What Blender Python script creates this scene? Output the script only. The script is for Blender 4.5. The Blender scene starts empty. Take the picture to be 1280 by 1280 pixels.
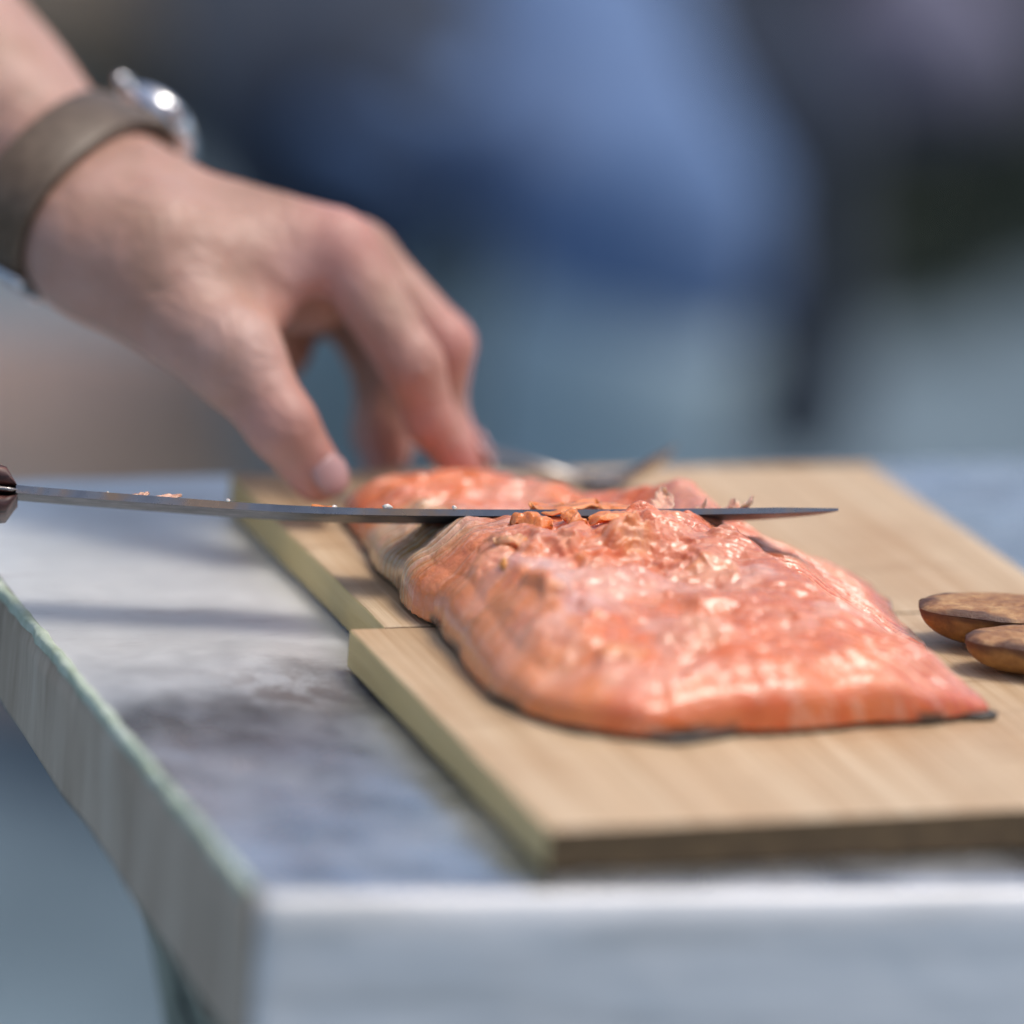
import bpy, math, random
import numpy as np
from mathutils import Vector, Matrix

random.seed(7)
rng = np.random.default_rng(7)
scene = bpy.context.scene
COL = scene.collection
R_ = math.radians

# ------------------------------------------------------------------ camera
FWD = np.array([0.34308, 0.89838, -0.27424])
RGT = np.array([0.93911, -0.33395, 0.08088])
UPV = np.array([0.01893, 0.28529, 0.95825])
CAMPOS = np.array([-0.3953, -0.9689, 1.1335])
cam = bpy.data.cameras.new('camera')
camo = bpy.data.objects.new('camera', cam)
COL.objects.link(camo)
camo.matrix_world = Matrix(((RGT[0], UPV[0], -FWD[0], CAMPOS[0]),
                            (RGT[1], UPV[1], -FWD[1], CAMPOS[1]),
                            (RGT[2], UPV[2], -FWD[2], CAMPOS[2]),
                            (0, 0, 0, 1)))
cam.sensor_width = 36
cam.lens = 168.75
cam.clip_start = 0.05
cam.clip_end = 500
cam.dof.use_dof = True
cam.dof.focus_distance = 1.258
cam.dof.aperture_fstop = 3.1
scene.camera = camo

# ------------------------------------------------------------------ sky and light
SUN_AZ = R_(-14)      # direction the light comes from, counter-clockwise from +x
SUN_EL = R_(70)
world = bpy.data.worlds.new('World')
scene.world = world
world.use_nodes = True
wn = world.node_tree
for n in list(wn.nodes):
    wn.nodes.remove(n)
wo = wn.nodes.new('ShaderNodeOutputWorld')
wb = wn.nodes.new('ShaderNodeBackground')
ws = wn.nodes.new('ShaderNodeTexSky')
ws.sky_type = 'NISHITA'
ws.sun_disc = False
ws.sun_elevation = SUN_EL
ws.sun_rotation = math.pi / 2 - SUN_AZ
ws.air_density = 1.0
ws.dust_density = 4.0
ws.ozone_density = 1.0
wb.inputs['Strength'].default_value = 0.15
wn.links.new(ws.outputs[0], wb.inputs['Color'])
wn.links.new(wb.outputs[0], wo.inputs['Surface'])
sun = bpy.data.lights.new('sun', 'SUN')
sun.energy = 1.3
sun.angle = R_(19)
sun.color = (1.0, 0.95, 0.88)
suno = bpy.data.objects.new('sun', sun)
COL.objects.link(suno)
sd = Vector((math.cos(SUN_EL) * math.cos(SUN_AZ), math.cos(SUN_EL) * math.sin(SUN_AZ), math.sin(SUN_EL)))
suno.rotation_euler = sd.to_track_quat('Z', 'Y').to_euler()
suno.location = (0, 0, 6)

scene.view_settings.view_transform = 'Standard'
scene.view_settings.look = 'None'
scene.view_settings.gamma = 1
scene.view_settings.use_curve_mapping = False
scene.view_settings.exposure = 0.26
scene.render.engine = 'CYCLES'
scene.cycles.use_denoising = True
scene.cycles.max_bounces = 8
scene.cycles.sample_clamp_indirect = 6

BZ = 0.761            # top face of the cutting boards
TZ = 0.750            # top face of the table

# ------------------------------------------------------------------ helpers
def tag(o, label=None, cat=None, group=None, kind=None):
    if label: o['label'] = label
    if cat: o['category'] = cat
    if group: o['group'] = group
    if kind: o['kind'] = kind
    return o

def empty(name, loc):
    o = bpy.data.objects.new(name, None)
    o.location = loc
    o.empty_display_size = 0.02
    COL.objects.link(o)
    return o

def abs_loc(o):
    v = Vector((0, 0, 0))
    while o is not None:
        v += o.location
        o = o.parent
    return v

def mesh(name, V, F, mats, parent=None, smooth=True, colors=None, origin=None, fmat=None):
    """V in world coordinates; F a quad/tri list or array."""
    V = np.asarray(V, dtype=np.float64)
    if origin is None:
        if parent is None:
            mn, mx = V.min(0), V.max(0)
            origin = ((mn[0] + mx[0]) / 2, (mn[1] + mx[1]) / 2, mn[2])
        else:
            origin = abs_loc(parent)
    og = np.array(origin)
    me = bpy.data.meshes.new(name)
    L = V - og
    if isinstance(F, np.ndarray):
        n = F.shape[1]
        me.vertices.add(len(L)); me.vertices.foreach_set('co', L.astype(np.float32).ravel())
        me.loops.add(F.size); me.loops.foreach_set('vertex_index', F.astype(np.int32).ravel())
        me.polygons.add(len(F)); me.polygons.foreach_set('loop_start', np.arange(0, F.size, n, dtype=np.int32))
        me.update(calc_edges=True)
    else:
        me.from_pydata(L.tolist(), [], [list(f) for f in F])
    me.validate()
    if smooth:
        me.polygons.foreach_set('use_smooth', np.ones(len(me.polygons), dtype=bool))
    if colors is not None:
        a = me.attributes.new('Col', 'FLOAT_COLOR', 'POINT')
        c4 = np.ones((len(L), 4), dtype=np.float32); c4[:, :colors.shape[1]] = colors
        a.data.foreach_set('color', c4.ravel())
    for m in (mats if isinstance(mats, (list, tuple)) else [mats]):
        me.materials.append(m)
    if fmat is not None:
        me.polygons.foreach_set('material_index', np.asarray(fmat, dtype=np.int32))
    o = bpy.data.objects.new(name, me)
    COL.objects.link(o)
    if parent is None:
        o.location = origin
    else:
        o.parent = parent
        o.location = (0, 0, 0)
    return o

def surface_nets(fn, lo, hi, h):
    lo = np.array(lo, float); hi = np.array(hi, float)
    n = np.ceil((hi - lo) / h).astype(int) + 1
    ax = [lo[i] + h * np.arange(n[i]) for i in range(3)]
    F = np.empty(n, dtype=np.float32)
    step = max(1, int(400000 // (n[1] * n[2])))
    for i in range(0, n[0], step):
        X, Y, Z = np.meshgrid(ax[0][i:i + step], ax[1], ax[2], indexing='ij')
        F[i:i + step] = fn(np.stack([X.ravel(), Y.ravel(), Z.ravel()], 1)).reshape(X.shape)
    ins = F < 0
    cs = tuple(k - 1 for k in n)
    cnt = np.zeros(cs, dtype=np.int8)
    for a in (0, 1):
        for b in (0, 1):
            for c in (0, 1):
                cnt += ins[a:a + cs[0], b:b + cs[1], c:c + cs[2]]
    act = (cnt > 0) & (cnt < 8)
    idx = -np.ones(cs, dtype=np.int64)
    ci = np.argwhere(act)
    idx[act] = np.arange(len(ci))
    P = np.zeros((len(ci), 3)); N = np.zeros(len(ci))
    corners = [(a, b, c) for a in (0, 1) for b in (0, 1) for c in (0, 1)]
    vals = {k: F[ci[:, 0] + k[0], ci[:, 1] + k[1], ci[:, 2] + k[2]] for k in corners}
    for a in corners:
        for d in range(3):
            if a[d] == 0:
                b = tuple(1 if q == d else a[q] for q in range(3))
                fa, fb = vals[a], vals[b]
                m = (fa < 0) != (fb < 0)
                t = np.where(m, fa / np.where(m, fa - fb, 1), 0)
                p = np.tile(np.array(a, float), (len(ci), 1)); p[:, d] += t
                P[m] += p[m]; N[m] += 1
    V = lo + h * (ci + P / N[:, None])
    quads = []
    for d in range(3):
        e, g = (d + 1) % 3, (d + 2) % 3
        s0 = [slice(None)] * 3; s1 = [slice(None)] * 3
        s0[d] = slice(0, n[d] - 1); s1[d] = slice(1, n[d])
        A = ins[tuple(s0)]; B = ins[tuple(s1)]
        E = np.argwhere(A != B)
        ok = (E[:, e] > 0) & (E[:, g] > 0) & (E[:, e] < n[e] - 1) & (E[:, g] < n[g] - 1)
        E = E[ok]
        flip = A[E[:, 0], E[:, 1], E[:, 2]]
        def at(de, dg):
            q = E.copy(); q[:, e] -= de; q[:, g] -= dg
            return idx[q[:, 0], q[:, 1], q[:, 2]]
        q = np.stack([at(1, 1), at(0, 1), at(0, 0), at(1, 0)], 1)
        q[~flip] = q[~flip][:, ::-1]
        quads.append(q)
    return V, np.concatenate(quads)

def rcone(P, a, b, ra, rb):
    """approximate distance to a tapered capsule"""
    a = np.array(a); b = np.array(b); d = b - a
    t = np.clip(((P - a) @ d) / (d @ d), 0, 1)
    return np.linalg.norm(P - a - t[:, None] * d, axis=1) - (ra + (rb - ra) * t)

def smin(a, b, k):
    h = np.clip(0.5 + 0.5 * (b - a) / k, 0, 1)
    return b + (a - b) * h - k * h * (1 - h)

def smooth_mesh(V, Q, it=2, lam=0.5):
    n = len(V)
    e = np.concatenate([Q[:, [0, 1]], Q[:, [1, 2]], Q[:, [2, 3]], Q[:, [3, 0]]])
    for _ in range(it):
        S = np.zeros_like(V); c = np.zeros(n)
        for k in range(3):
            S[:, k] = np.bincount(e[:, 0], V[e[:, 1], k], n) + np.bincount(e[:, 1], V[e[:, 0], k], n)
        c = np.bincount(e[:, 0], minlength=n) + np.bincount(e[:, 1], minlength=n)
        V = V + lam * (S / np.maximum(c, 1)[:, None] - V)
    return V

def hash2(ix, iy, seed):
    v = (ix.astype(np.int64) * 374761393 + iy.astype(np.int64) * 668265263 + seed * 974711) & 0x7fffffff
    v = ((v ^ (v >> 13)) * 1274126177) & 0x7fffffff
    v = (v ^ (v >> 16)) & 0xffff
    return v / 65535.0

def vnoise(x, y, seed=0):
    ix = np.floor(x); iy = np.floor(y); fx = x - ix; fy = y - iy
    fx = fx * fx * fx * (fx * (fx * 6 - 15) + 10); fy = fy * fy * fy * (fy * (fy * 6 - 15) + 10)
    a = hash2(ix, iy, seed); b = hash2(ix + 1, iy, seed); c = hash2(ix, iy + 1, seed); d = hash2(ix + 1, iy + 1, seed)
    return (a * (1 - fx) + b * fx) * (1 - fy) + (c * (1 - fx) + d * fx) * fy

def fbm(x, y, seed=0, o=3):
    s = 0; a = 0.5; t = 0
    for i in range(o):
        s = s + a * vnoise(x * 2 ** i + 17.3 * i, y * 2 ** i - 9.1 * i, seed + i); t += a; a *= 0.5
    return s / t

def sstep(a, b, x):
    t = np.clip((x - a) / (b - a), 0, 1)
    return t * t * (3 - 2 * t)

def tube(pts, rad, ns=10, flat=1.0, cap=True, updir=None):
    """tube along points; rad scalar/list; returns V, F"""
    pts = [np.array(p, float) for p in pts]
    if np.isscalar(rad): rad = [rad] * len(pts)
    V, F = [], []
    for i, p in enumerate(pts):
        d = pts[min(i + 1, len(pts) - 1)] - pts[max(i - 1, 0)]
        d /= np.linalg.norm(d)
        up = np.array(updir if updir is not None else (0.0, 0.0, 1.0))
        if abs(d @ up) > 0.95 and updir is None: up = np.array((1.0, 0, 0))
        s = np.cross(d, up); s /= np.linalg.norm(s); q = np.cross(s, d)
        for k in range(ns):
            a = 2 * math.pi * k / ns
            V.append(p + rad[i] * (math.cos(a) * s + flat * math.sin(a) * q))
    for i in range(len(pts) - 1):
        for k in range(ns):
            F.append((i * ns + k, i * ns + (k + 1) % ns, (i + 1) * ns + (k + 1) % ns, (i + 1) * ns + k))
    if cap:
        F.append(tuple(range(ns))[::-1]); F.append(tuple((len(pts) - 1) * ns + k for k in range(ns)))
    return V, F

def bevel(o, w, seg=2, angle=30):
    m = o.modifiers.new('bevel', 'BEVEL'); m.width = w; m.segments = seg; m.limit_method = 'ANGLE'; m.angle_limit = R_(angle)
    return o

# ------------------------------------------------------------------ materials
class NT:
    def __init__(s, name):
        s.m = bpy.data.materials.new(name); s.m.use_nodes = True
        s.t = s.m.node_tree; s.b = s.t.nodes['Principled BSDF']
        s.out = s.t.nodes['Material Output']
        s.tc = s.t.nodes.new('ShaderNodeTexCoord')
    def n(s, kind, **kw):
        o = s.t.nodes.new('ShaderNode' + kind)
        for k, v in kw.items():
            if hasattr(o, k): setattr(o, k, v)
            else: o.inputs[k].default_value = v
        return o
    def l(s, a, b): s.t.links.new(a, b); return s
    def mapping(s, scale=(1, 1, 1), rot=(0, 0, 0), src=None):
        m = s.n('Mapping'); m.inputs['Scale'].default_value = scale; m.inputs['Rotation'].default_value = rot
        s.l(src or s.tc.outputs['Object'], m.inputs['Vector']); return m.outputs[0]
    def noise(s, scale, detail=4, rough=0.55, vec=None, dist=0):
        o = s.n('TexNoise'); o.inputs['Scale'].default_value = scale; o.inputs['Detail'].default_value = detail
        o.inputs['Roughness'].default_value = rough; o.inputs['Distortion'].default_value = dist
        s.l(vec or s.tc.outputs['Object'], o.inputs['Vector']); return o.outputs['Fac']
    def ramp(s, fac, stops, interp='LINEAR'):
        o = s.n('ValToRGB'); o.color_ramp.interpolation = interp
        e = o.color_ramp.elements
        while len(e) < len(stops): e.new(0.5)
        for i, (p, c) in enumerate(stops):
            e[i].position = p
            e[i].color = (*c, 1) if len(c) == 3 else c
        s.l(fac, o.inputs['Fac']); return o.outputs['Color']
    def mix(s, fac, a, b, mode='MIX'):
        o = s.n('Mix', data_type='RGBA', blend_type=mode)
        for k, v in ((0, fac), (6, a), (7, b)):
            if hasattr(v, 'is_linked'): s.l(v, o.inputs[k])
            elif k == 0: o.inputs[0].default_value = v
            else: o.inputs[k].default_value = (*v, 1)
        return o.outputs[2]
    def math(s, op, a, b=0.0):
        o = s.n('Math', operation=op)
        for i, v in enumerate((a, b)):
            if hasattr(v, 'is_linked'): s.l(v, o.inputs[i])
            else: o.inputs[i].default_value = v
        return o.outputs[0]
    def set(s, **kw):
        for k, v in kw.items():
            k = k.replace('_', ' ')
            i = s.b.inputs[k]
            if hasattr(v, 'is_linked'): s.l(v, i)
            elif isinstance(v, tuple) and len(v) == 3 and i.type == 'RGBA': i.default_value = (*v, 1)
            else: i.default_value = v
        return s
    def bump(s, h, strength=0.3, dist=0.001, prev=None):
        o = s.n('Bump'); o.inputs['Strength'].default_value = strength; o.inputs['Distance'].default_value = dist
        s.l(h, o.inputs['Height'])
        if prev is not None: s.l(prev, o.inputs['Normal'])
        s.l(o.outputs[0], s.b.inputs['Normal']); return o.outputs[0]
    def attr(s, name='Col'):
        o = s.n('Attribute'); o.attribute_name = name; return o

def G(v): return (v, v, v)
M = {}

def mk_skin():
    t = NT('skin')
    n1 = t.noise(30, 3); n2 = t.noise(110, 3)
    c = t.ramp(n1, [(0.32, (0.32, 0.18, 0.12)), (0.5, (0.44, 0.25, 0.185)), (0.68, (0.51, 0.31, 0.25))])
    at = t.attr()
    c = t.mix(at.outputs['Fac'], c, (0.58, 0.215, 0.19))
    c = t.mix(t.math('MULTIPLY', t.ramp(n2, [(0.45, G(0)), (0.8, G(1))]), 0.2), c, (0.45, 0.19, 0.13))
    t.set(Base_Color=c, Roughness=0.48, Subsurface_Weight=0.18, Subsurface_Radius=(0.006, 0.0022, 0.0012), Subsurface_Scale=0.7)
    v = t.n('TexVoronoi'); v.inputs['Scale'].default_value = 900; t.l(t.tc.outputs['Object'], v.inputs['Vector'])
    p = t.bump(v.outputs['Distance'], 0.25, 0.0003)
    p = t.bump(t.noise(170, 5, 0.6), 0.4, 0.0014, p)
    t.bump(t.noise(1.0, 3, 0.6, t.mapping((60, 60, 60)), 0.6), 0.5, 0.0035, p)
    return t.m
M['skin'] = mk_skin()

t = NT('fingernail'); t.set(Base_Color=(0.46, 0.27, 0.25), Roughness=0.35, Subsurface_Weight=0.1, Subsurface_Radius=(0.003, 0.001, 0.001)); M['nail'] = t.m

def mk_flesh():
    t = NT('salmon flesh')
    at = t.attr()
    n = t.noise(260, 4, 0.6)
    c = t.mix(t.math('MULTIPLY', t.ramp(n, [(0.4, G(0)), (0.75, G(1))]), 0.18), at.outputs['Color'], (0.78, 0.28, 0.13))
    r = t.ramp(t.noise(190, 3, 0.6), [(0.3, G(0.10)), (0.7, G(0.30))])
    t.set(Base_Color=c, Roughness=r, Subsurface_Weight=0.3, Subsurface_Radius=(0.006, 0.002, 0.0009), Subsurface_Scale=0.5,
          Coat_Weight=0.7, Coat_Roughness=0.07, IOR=1.47)
    p = t.bump(t.noise(600, 3, 0.5), 0.18, 0.0005)
    p = t.bump(t.noise(1.0, 4, 0.65, t.mapping((170, 620, 300), (0, 0, 0.42))), 0.55, 0.0012, p)
    t.bump(t.noise(190, 5, 0.66), 0.6, 0.0018, p)
    return t.m
M['flesh'] = mk_flesh()

t = NT('salmon skin')
t.set(Base_Color=t.ramp(t.noise(180, 4), [(0.3, (0.012, 0.010, 0.008)), (0.6, (0.035, 0.028, 0.020)), (0.75, (0.12, 0.08, 0.05))]), Roughness=0.5, Coat_Weight=0.3); M['fishskin'] = t.m

def mk_wood(name, side=False):
    t = NT(name)
    v = t.mapping((420, 6.0, 150))
    fine = t.noise(1.0, 5, 0.65, v)
    v2 = t.mapping((45, 1.2, 30))
    band = t.noise(1.0, 3, 0.5, v2)
    if side:
        c = t.ramp(fine, [(0.25, (0.60, 0.39, 0.15)), (0.5, (0.74, 0.54, 0.23)), (0.75, (0.80, 0.62, 0.31))])
        c = t.mix(t.math('MULTIPLY', band, 0.35), c, (0.36, 0.28, 0.11))
        t.set(Base_Color=c, Roughness=0.6)
    else:
        c = t.ramp(fine, [(0.30, (0.40, 0.26, 0.14)), (0.46, (0.54, 0.385, 0.23)), (0.68, (0.66, 0.515, 0.34))])
        c = t.mix(t.math('MULTIPLY', t.ramp(band, [(0.4, G(0)), (0.7, G(1))]), 0.35), c, (0.50, 0.31, 0.17))
        # brown knife scars and stains running across the grain
        st = t.ramp(t.noise(1.0, 3, 0.55, t.mapping((28, 170, 60))), [(0.60, G(0)), (0.72, G(1))])
        c = t.mix(t.math('MULTIPLY', st, 0.5), c, (0.30, 0.17, 0.085))
        st2 = t.ramp(t.noise(22, 3, 0.5), [(0.5, G(0)), (0.75, G(1))])
        c = t.mix(t.math('MULTIPLY', st2, 0.5), c, (0.40, 0.23, 0.11))
        t.set(Base_Color=c, Roughness=t.ramp(band, [(0.2, G(0.42)), (0.8, G(0.6))]))
    p = t.bump(fine, 0.6, 0.0010)
    t.bump(t.noise(1.0, 2, 0.5, t.mapping((700, 9, 300))), 0.3, 0.0004, p)
    return t.m
M['wood'] = mk_wood('bamboo top')
M['woodside'] = mk_wood('bamboo edge', True)
t = NT('bamboo end grain'); n = t.noise(1.0, 4, 0.6, t.mapping((220, 60, 500)))
t.set(Base_Color=t.ramp(n, [(0.3, (0.085, 0.05, 0.022)), (0.7, (0.17, 0.105, 0.045))]), Roughness=0.7); t.bump(n, 0.4, 0.0006); M['endgrain'] = t.m

def mk_metal():
    t = NT('worn galvanised sheet')
    n1 = t.noise(16, 5, 0.6); n2 = t.noise(90, 5, 0.65); n3 = t.noise(1.0, 5, 0.7, t.mapping((30, 140, 60), (0, 0, 0.25)))
    c = t.ramp(n1, [(0.3, (0.74, 0.76, 0.75)), (0.55, (0.84, 0.86, 0.85)), (0.75, (0.88, 0.90, 0.89))])
    # reflections painted into the colour: dull blue-grey towards the front half, pale behind
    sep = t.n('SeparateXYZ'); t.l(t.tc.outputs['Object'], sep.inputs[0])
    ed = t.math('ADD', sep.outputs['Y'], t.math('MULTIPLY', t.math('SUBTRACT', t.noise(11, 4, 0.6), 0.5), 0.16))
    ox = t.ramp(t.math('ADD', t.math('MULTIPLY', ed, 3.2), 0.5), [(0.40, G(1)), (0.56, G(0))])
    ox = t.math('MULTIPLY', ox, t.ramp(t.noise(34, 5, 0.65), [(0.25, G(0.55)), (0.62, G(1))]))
    ox = t.math('MAXIMUM', ox, t.ramp(t.math('ADD', sep.outputs['X'], 0.5), [(0.36, G(0)), (0.42, G(0.9))]))  # same painted blue-grey reflection carried over the right-hand part
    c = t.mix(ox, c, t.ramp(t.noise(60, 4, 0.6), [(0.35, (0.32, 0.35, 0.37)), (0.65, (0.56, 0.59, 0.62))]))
    sm = t.ramp(n3, [(0.55, G(0)), (0.75, G(1))])
    c = t.mix(t.math('MULTIPLY', sm, 0.4), c, (0.40, 0.38, 0.38))
    at = t.attr()
    stain_reflection = t.math('MULTIPLY', at.outputs['Fac'], t.ramp(n2, [(0.36, G(0)), (0.56, G(1))]))
    c = t.mix(stain_reflection, c, (0.11, 0.07, 0.055))
    r = t.ramp(n2, [(0.3, G(0.26)), (0.7, G(0.46))])
    r2 = t.mix(stain_reflection, r, G(0.62))
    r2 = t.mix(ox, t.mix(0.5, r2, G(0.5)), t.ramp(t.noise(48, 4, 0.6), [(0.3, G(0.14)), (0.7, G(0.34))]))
    r2 = t.mix(stain_reflection, r2, G(0.55))
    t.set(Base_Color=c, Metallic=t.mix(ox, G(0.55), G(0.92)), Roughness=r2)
    p = t.bump(n2, 0.12, 0.0008)
    t.bump(t.noise(420, 3, 0.6), 0.12, 0.0004, p)
    return t.m
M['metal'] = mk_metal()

t = NT('weathered side sheet')
st = t.noise(1.0, 5, 0.65, t.mapping((90, 90, 9)))
c = t.ramp(st, [(0.30, (0.13, 0.09, 0.06)), (0.42, (0.42, 0.325, 0.235)), (0.58, (0.58, 0.475, 0.365)), (0.8, (0.70, 0.62, 0.51))])
c = t.mix(t.math('MULTIPLY', t.noise(25, 3), 0.45), c, (0.42, 0.31, 0.23))
t.set(Base_Color=c, Metallic=0.25, Roughness=0.55); t.bump(st, 0.3, 0.001); M['sidesheet'] = t.m

t = NT('pale front sheet')
st = t.noise(1.0, 5, 0.6, t.mapping((9, 30, 75)))
t.set(Base_Color=t.ramp(st, [(0.3, (0.50, 0.50, 0.48)), (0.5, (0.75, 0.745, 0.73)), (0.7, (0.87, 0.865, 0.85))]), Metallic=0.1, Roughness=0.5)
t.bump(t.noise(60, 4), 0.3, 0.0015); M['frontsheet'] = t.m

t = NT('oxidised seam')
n = t.noise(120, 4)
t.set(Base_Color=t.ramp(n, [(0.3, (0.30, 0.36, 0.24)), (0.5, (0.46, 0.54, 0.42)), (0.7, (0.62, 0.68, 0.58))]), Roughness=0.5, Metallic=0.1)
t.bump(t.noise(300, 3), 0.4, 0.001); M['seam'] = t.m

t = NT('mossy grey timber')
n = t.noise(1.0, 5, 0.65, t.mapping((60, 60, 14)))
c = t.ramp(n, [(0.34, (0.02, 0.024, 0.02)), (0.44, (0.20, 0.22, 0.18)), (0.7, (0.36, 0.38, 0.31))])
t.set(Base_Color=c, Roughness=0.85); t.bump(n, 0.6, 0.004); M['oldwood'] = t.m

t = NT('polished blade steel')
v = t.noise(1.0, 4, 0.6, t.mapping((900, 40, 900), (0, 0, 0.0)))
t.set(Base_Color=t.ramp(t.noise(28, 4, 0.7), [(0.35, (0.18, 0.18, 0.19)), (0.5, (0.30, 0.28, 0.27)), (0.62, (0.46, 0.29, 0.18))]), Metallic=1.0, Roughness=t.ramp(t.noise(140, 4, 0.6), [(0.3, G(0.16)), (0.7, G(0.34))]))  # coppery reflections painted into the steel colour as patches
t.bump(v, 0.06, 0.0003); M['steel'] = t.m
t = NT('dark blade flat')
t.set(Base_Color=t.ramp(t.noise(90, 5, 0.65), [(0.35, (0.02, 0.024, 0.03)), (0.65, (0.055, 0.062, 0.075))]), Metallic=0.0, Specular_IOR_Level=0.22, Roughness=t.ramp(t.noise(140, 4, 0.6), [(0.3, G(0.34)), (0.7, G(0.5))]))  # blade flats much darker than the spine, and not metallic
t.bump(t.noise(300, 3), 0.08, 0.0004); M['dark_flat'] = t.m
t = NT('fork steel'); t.set(Base_Color=(0.36, 0.33, 0.30), Metallic=1.0, Roughness=0.25); M['forksteel'] = t.m
t = NT('rosewood handle')
n = t.noise(1.0, 5, 0.6, t.mapping((20, 400, 400), (0, 0, 0.25)))
t.set(Base_Color=t.ramp(n, [(0.3, (0.016, 0.007, 0.008)), (0.5, (0.075, 0.024, 0.019)), (0.7, (0.18, 0.06, 0.04))]), Roughness=0.5); t.bump(n, 0.2, 0.0003); M['rosewood'] = t.m

t = NT('olive leather')
n = t.noise(240, 4, 0.6)
t.set(Base_Color=t.ramp(n, [(0.3, (0.075, 0.048, 0.027)), (0.7, (0.14, 0.095, 0.060))]), Roughness=0.42); t.bump(n, 0.3, 0.0005); M['leather'] = t.m
t = NT('watch steel'); t.set(Base_Color=(0.72, 0.73, 0.75), Metallic=1.0, Roughness=0.14); M['watchsteel'] = t.m
t = NT('watch glass'); t.set(Base_Color=(0.05, 0.06, 0.08), Roughness=0.04, Coat_Weight=1.0); M['watchglass'] = t.m

def mk_potato(name, cols, sc):
    t = NT(name); n = t.noise(sc, 5, 0.65); at = t.attr()
    c = t.ramp(n, [(0.3, cols[0]), (0.5, cols[1]), (0.72, cols[2])])
    c = t.mix(at.outputs['Fac'], c, (0.055, 0.018, 0.012))
    t.set(Base_Color=c, Roughness=0.5, Subsurface_Weight=0.08, Subsurface_Radius=(0.003, 0.0015, 0.0006)); t.bump(t.noise(sc * 2, 5, 0.7), 0.5, 0.001)
    return t.m
M['potato_top'] = mk_potato('roasted potato face', ((0.20, 0.075, 0.025), (0.36, 0.17, 0.065), (0.56, 0.33, 0.14)), 210)
M['potato_skin'] = mk_potato('potato side', ((0.15, 0.065, 0.018), (0.27, 0.135, 0.035), (0.38, 0.21, 0.06)), 160)

def mk_flake(name, col, sub):
    t = NT(name); n = t.noise(500, 3)
    t.set(Base_Color=t.ramp(n, [(0.3, col), (0.7, tuple(min(1, k * 1.2 + 0.04) for k in col))]), Roughness=0.25, Subsurface_Weight=sub, Subsurface_Radius=(0.004, 0.002, 0.001), Coat_Weight=0.3, Coat_Roughness=0.1)
    t.bump(t.noise(900, 3), 0.4, 0.0005)
    return t.m
M['flake_orange'] = mk_flake('orange flake', (0.62, 0.215, 0.06), 0.3)
M['flake_pink'] = mk_flake('pale pink flake', (0.82, 0.48, 0.36), 0.3)
M['salt'] = mk_flake('salt grain', (0.82, 0.74, 0.66), 0.3)

t = NT('ground')
n = t.noise(3.5, 5, 0.6); n2 = t.noise(45, 4, 0.7)
c = t.mix(t.math('MULTIPLY', n2, 0.5), t.ramp(n, [(0.34, (0.06, 0.095, 0.12)), (0.66, (0.17, 0.235, 0.275))]), (0.115, 0.165, 0.195))
t.set(Base_Color=c, Roughness=0.75); t.bump(n2, 0.4, 0.01); M['ground'] = t.m

def cloth(name, a, b, sc=12, rough=0.85):
    t = NT(name); n = t.noise(sc, 5, 0.6)
    t.set(Base_Color=t.ramp(n, [(0.3, a), (0.7, b)]), Roughness=rough, Sheen_Weight=0.15); t.bump(t.noise(sc * 12, 3), 0.3, 0.003)
    return t.m
M['denim'] = cloth('blue denim', (0.065, 0.12, 0.24), (0.105, 0.185, 0.35))
M['shirt'] = cloth('navy jacket', (0.008, 0.016, 0.034), (0.014, 0.026, 0.05))
M['boot'] = cloth('grey rubber boot', (0.30, 0.40, 0.44), (0.38, 0.48, 0.52), 6, 0.45)
M['hair'] = cloth('dark hair', (0.015, 0.01, 0.008), (0.03, 0.02, 0.014), 60)
M['lavender'] = cloth('lavender cloth', (0.14, 0.14, 0.20), (0.21, 0.20, 0.28))
M['teal'] = cloth('teal cloth', (0.02, 0.16, 0.12), (0.03, 0.24, 0.18))
M['darkwood'] = cloth('dark bench wood', (0.018, 0.016, 0.014), (0.035, 0.03, 0.026), 15)
t = NT('log wood'); n = t.noise(1.0, 4, 0.6, t.mapping((6, 40, 40)))
t.set(Base_Color=t.ramp(n, [(0.3, (0.34, 0.25, 0.17)), (0.7, (0.50, 0.38, 0.27))]), Roughness=0.8); t.bump(n, 0.5, 0.01); M['log'] = t.m
t = NT('stump wood'); n = t.noise(14, 4, 0.6)
t.set(Base_Color=t.ramp(n, [(0.3, (0.76, 0.46, 0.30)), (0.7, (0.84, 0.57, 0.41))]), Roughness=0.8); t.bump(n, 0.5, 0.006); M['stump'] = t.m
t = NT('leaf'); n = t.noise(3, 3)
t.set(Base_Color=t.ramp(n, [(0.3, (0.008, 0.018, 0.010)), (0.7, (0.02, 0.036, 0.022))]), Roughness=0.6); M['leaf'] = t.m
t = NT('bark'); t.set(Base_Color=(0.04, 0.03, 0.022), Roughness=0.9); M['bark'] = t.m

# ------------------------------------------------------------------ setting: ground
def ground():
    n = 60
    a = np.sign(np.linspace(-1, 1, n)) * np.abs(np.linspace(-1, 1, n)) ** 2.5 * 150
    X, Y = np.meshgrid(a + 0.5, a + 2, indexing='ij')
    Z = (fbm(X * 0.7, Y * 0.7, 5) - 0.5) * 0.03 * (np.hypot(X, Y) < 12)
    V = np.stack([X.ravel(), Y.ravel(), Z.ravel()], 1)
    i = np.arange(n * n).reshape(n, n)
    F = np.stack([i[:-1, :-1].ravel(), i[1:, :-1].ravel(), i[1:, 1:].ravel(), i[:-1, 1:].ravel()], 1)
    o = mesh('ground', V, F, M['ground'], origin=(0, 0, 0))
    tag(o, 'blue grey blurred ground beneath and behind the table', None, kind='structure')
ground()

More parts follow.
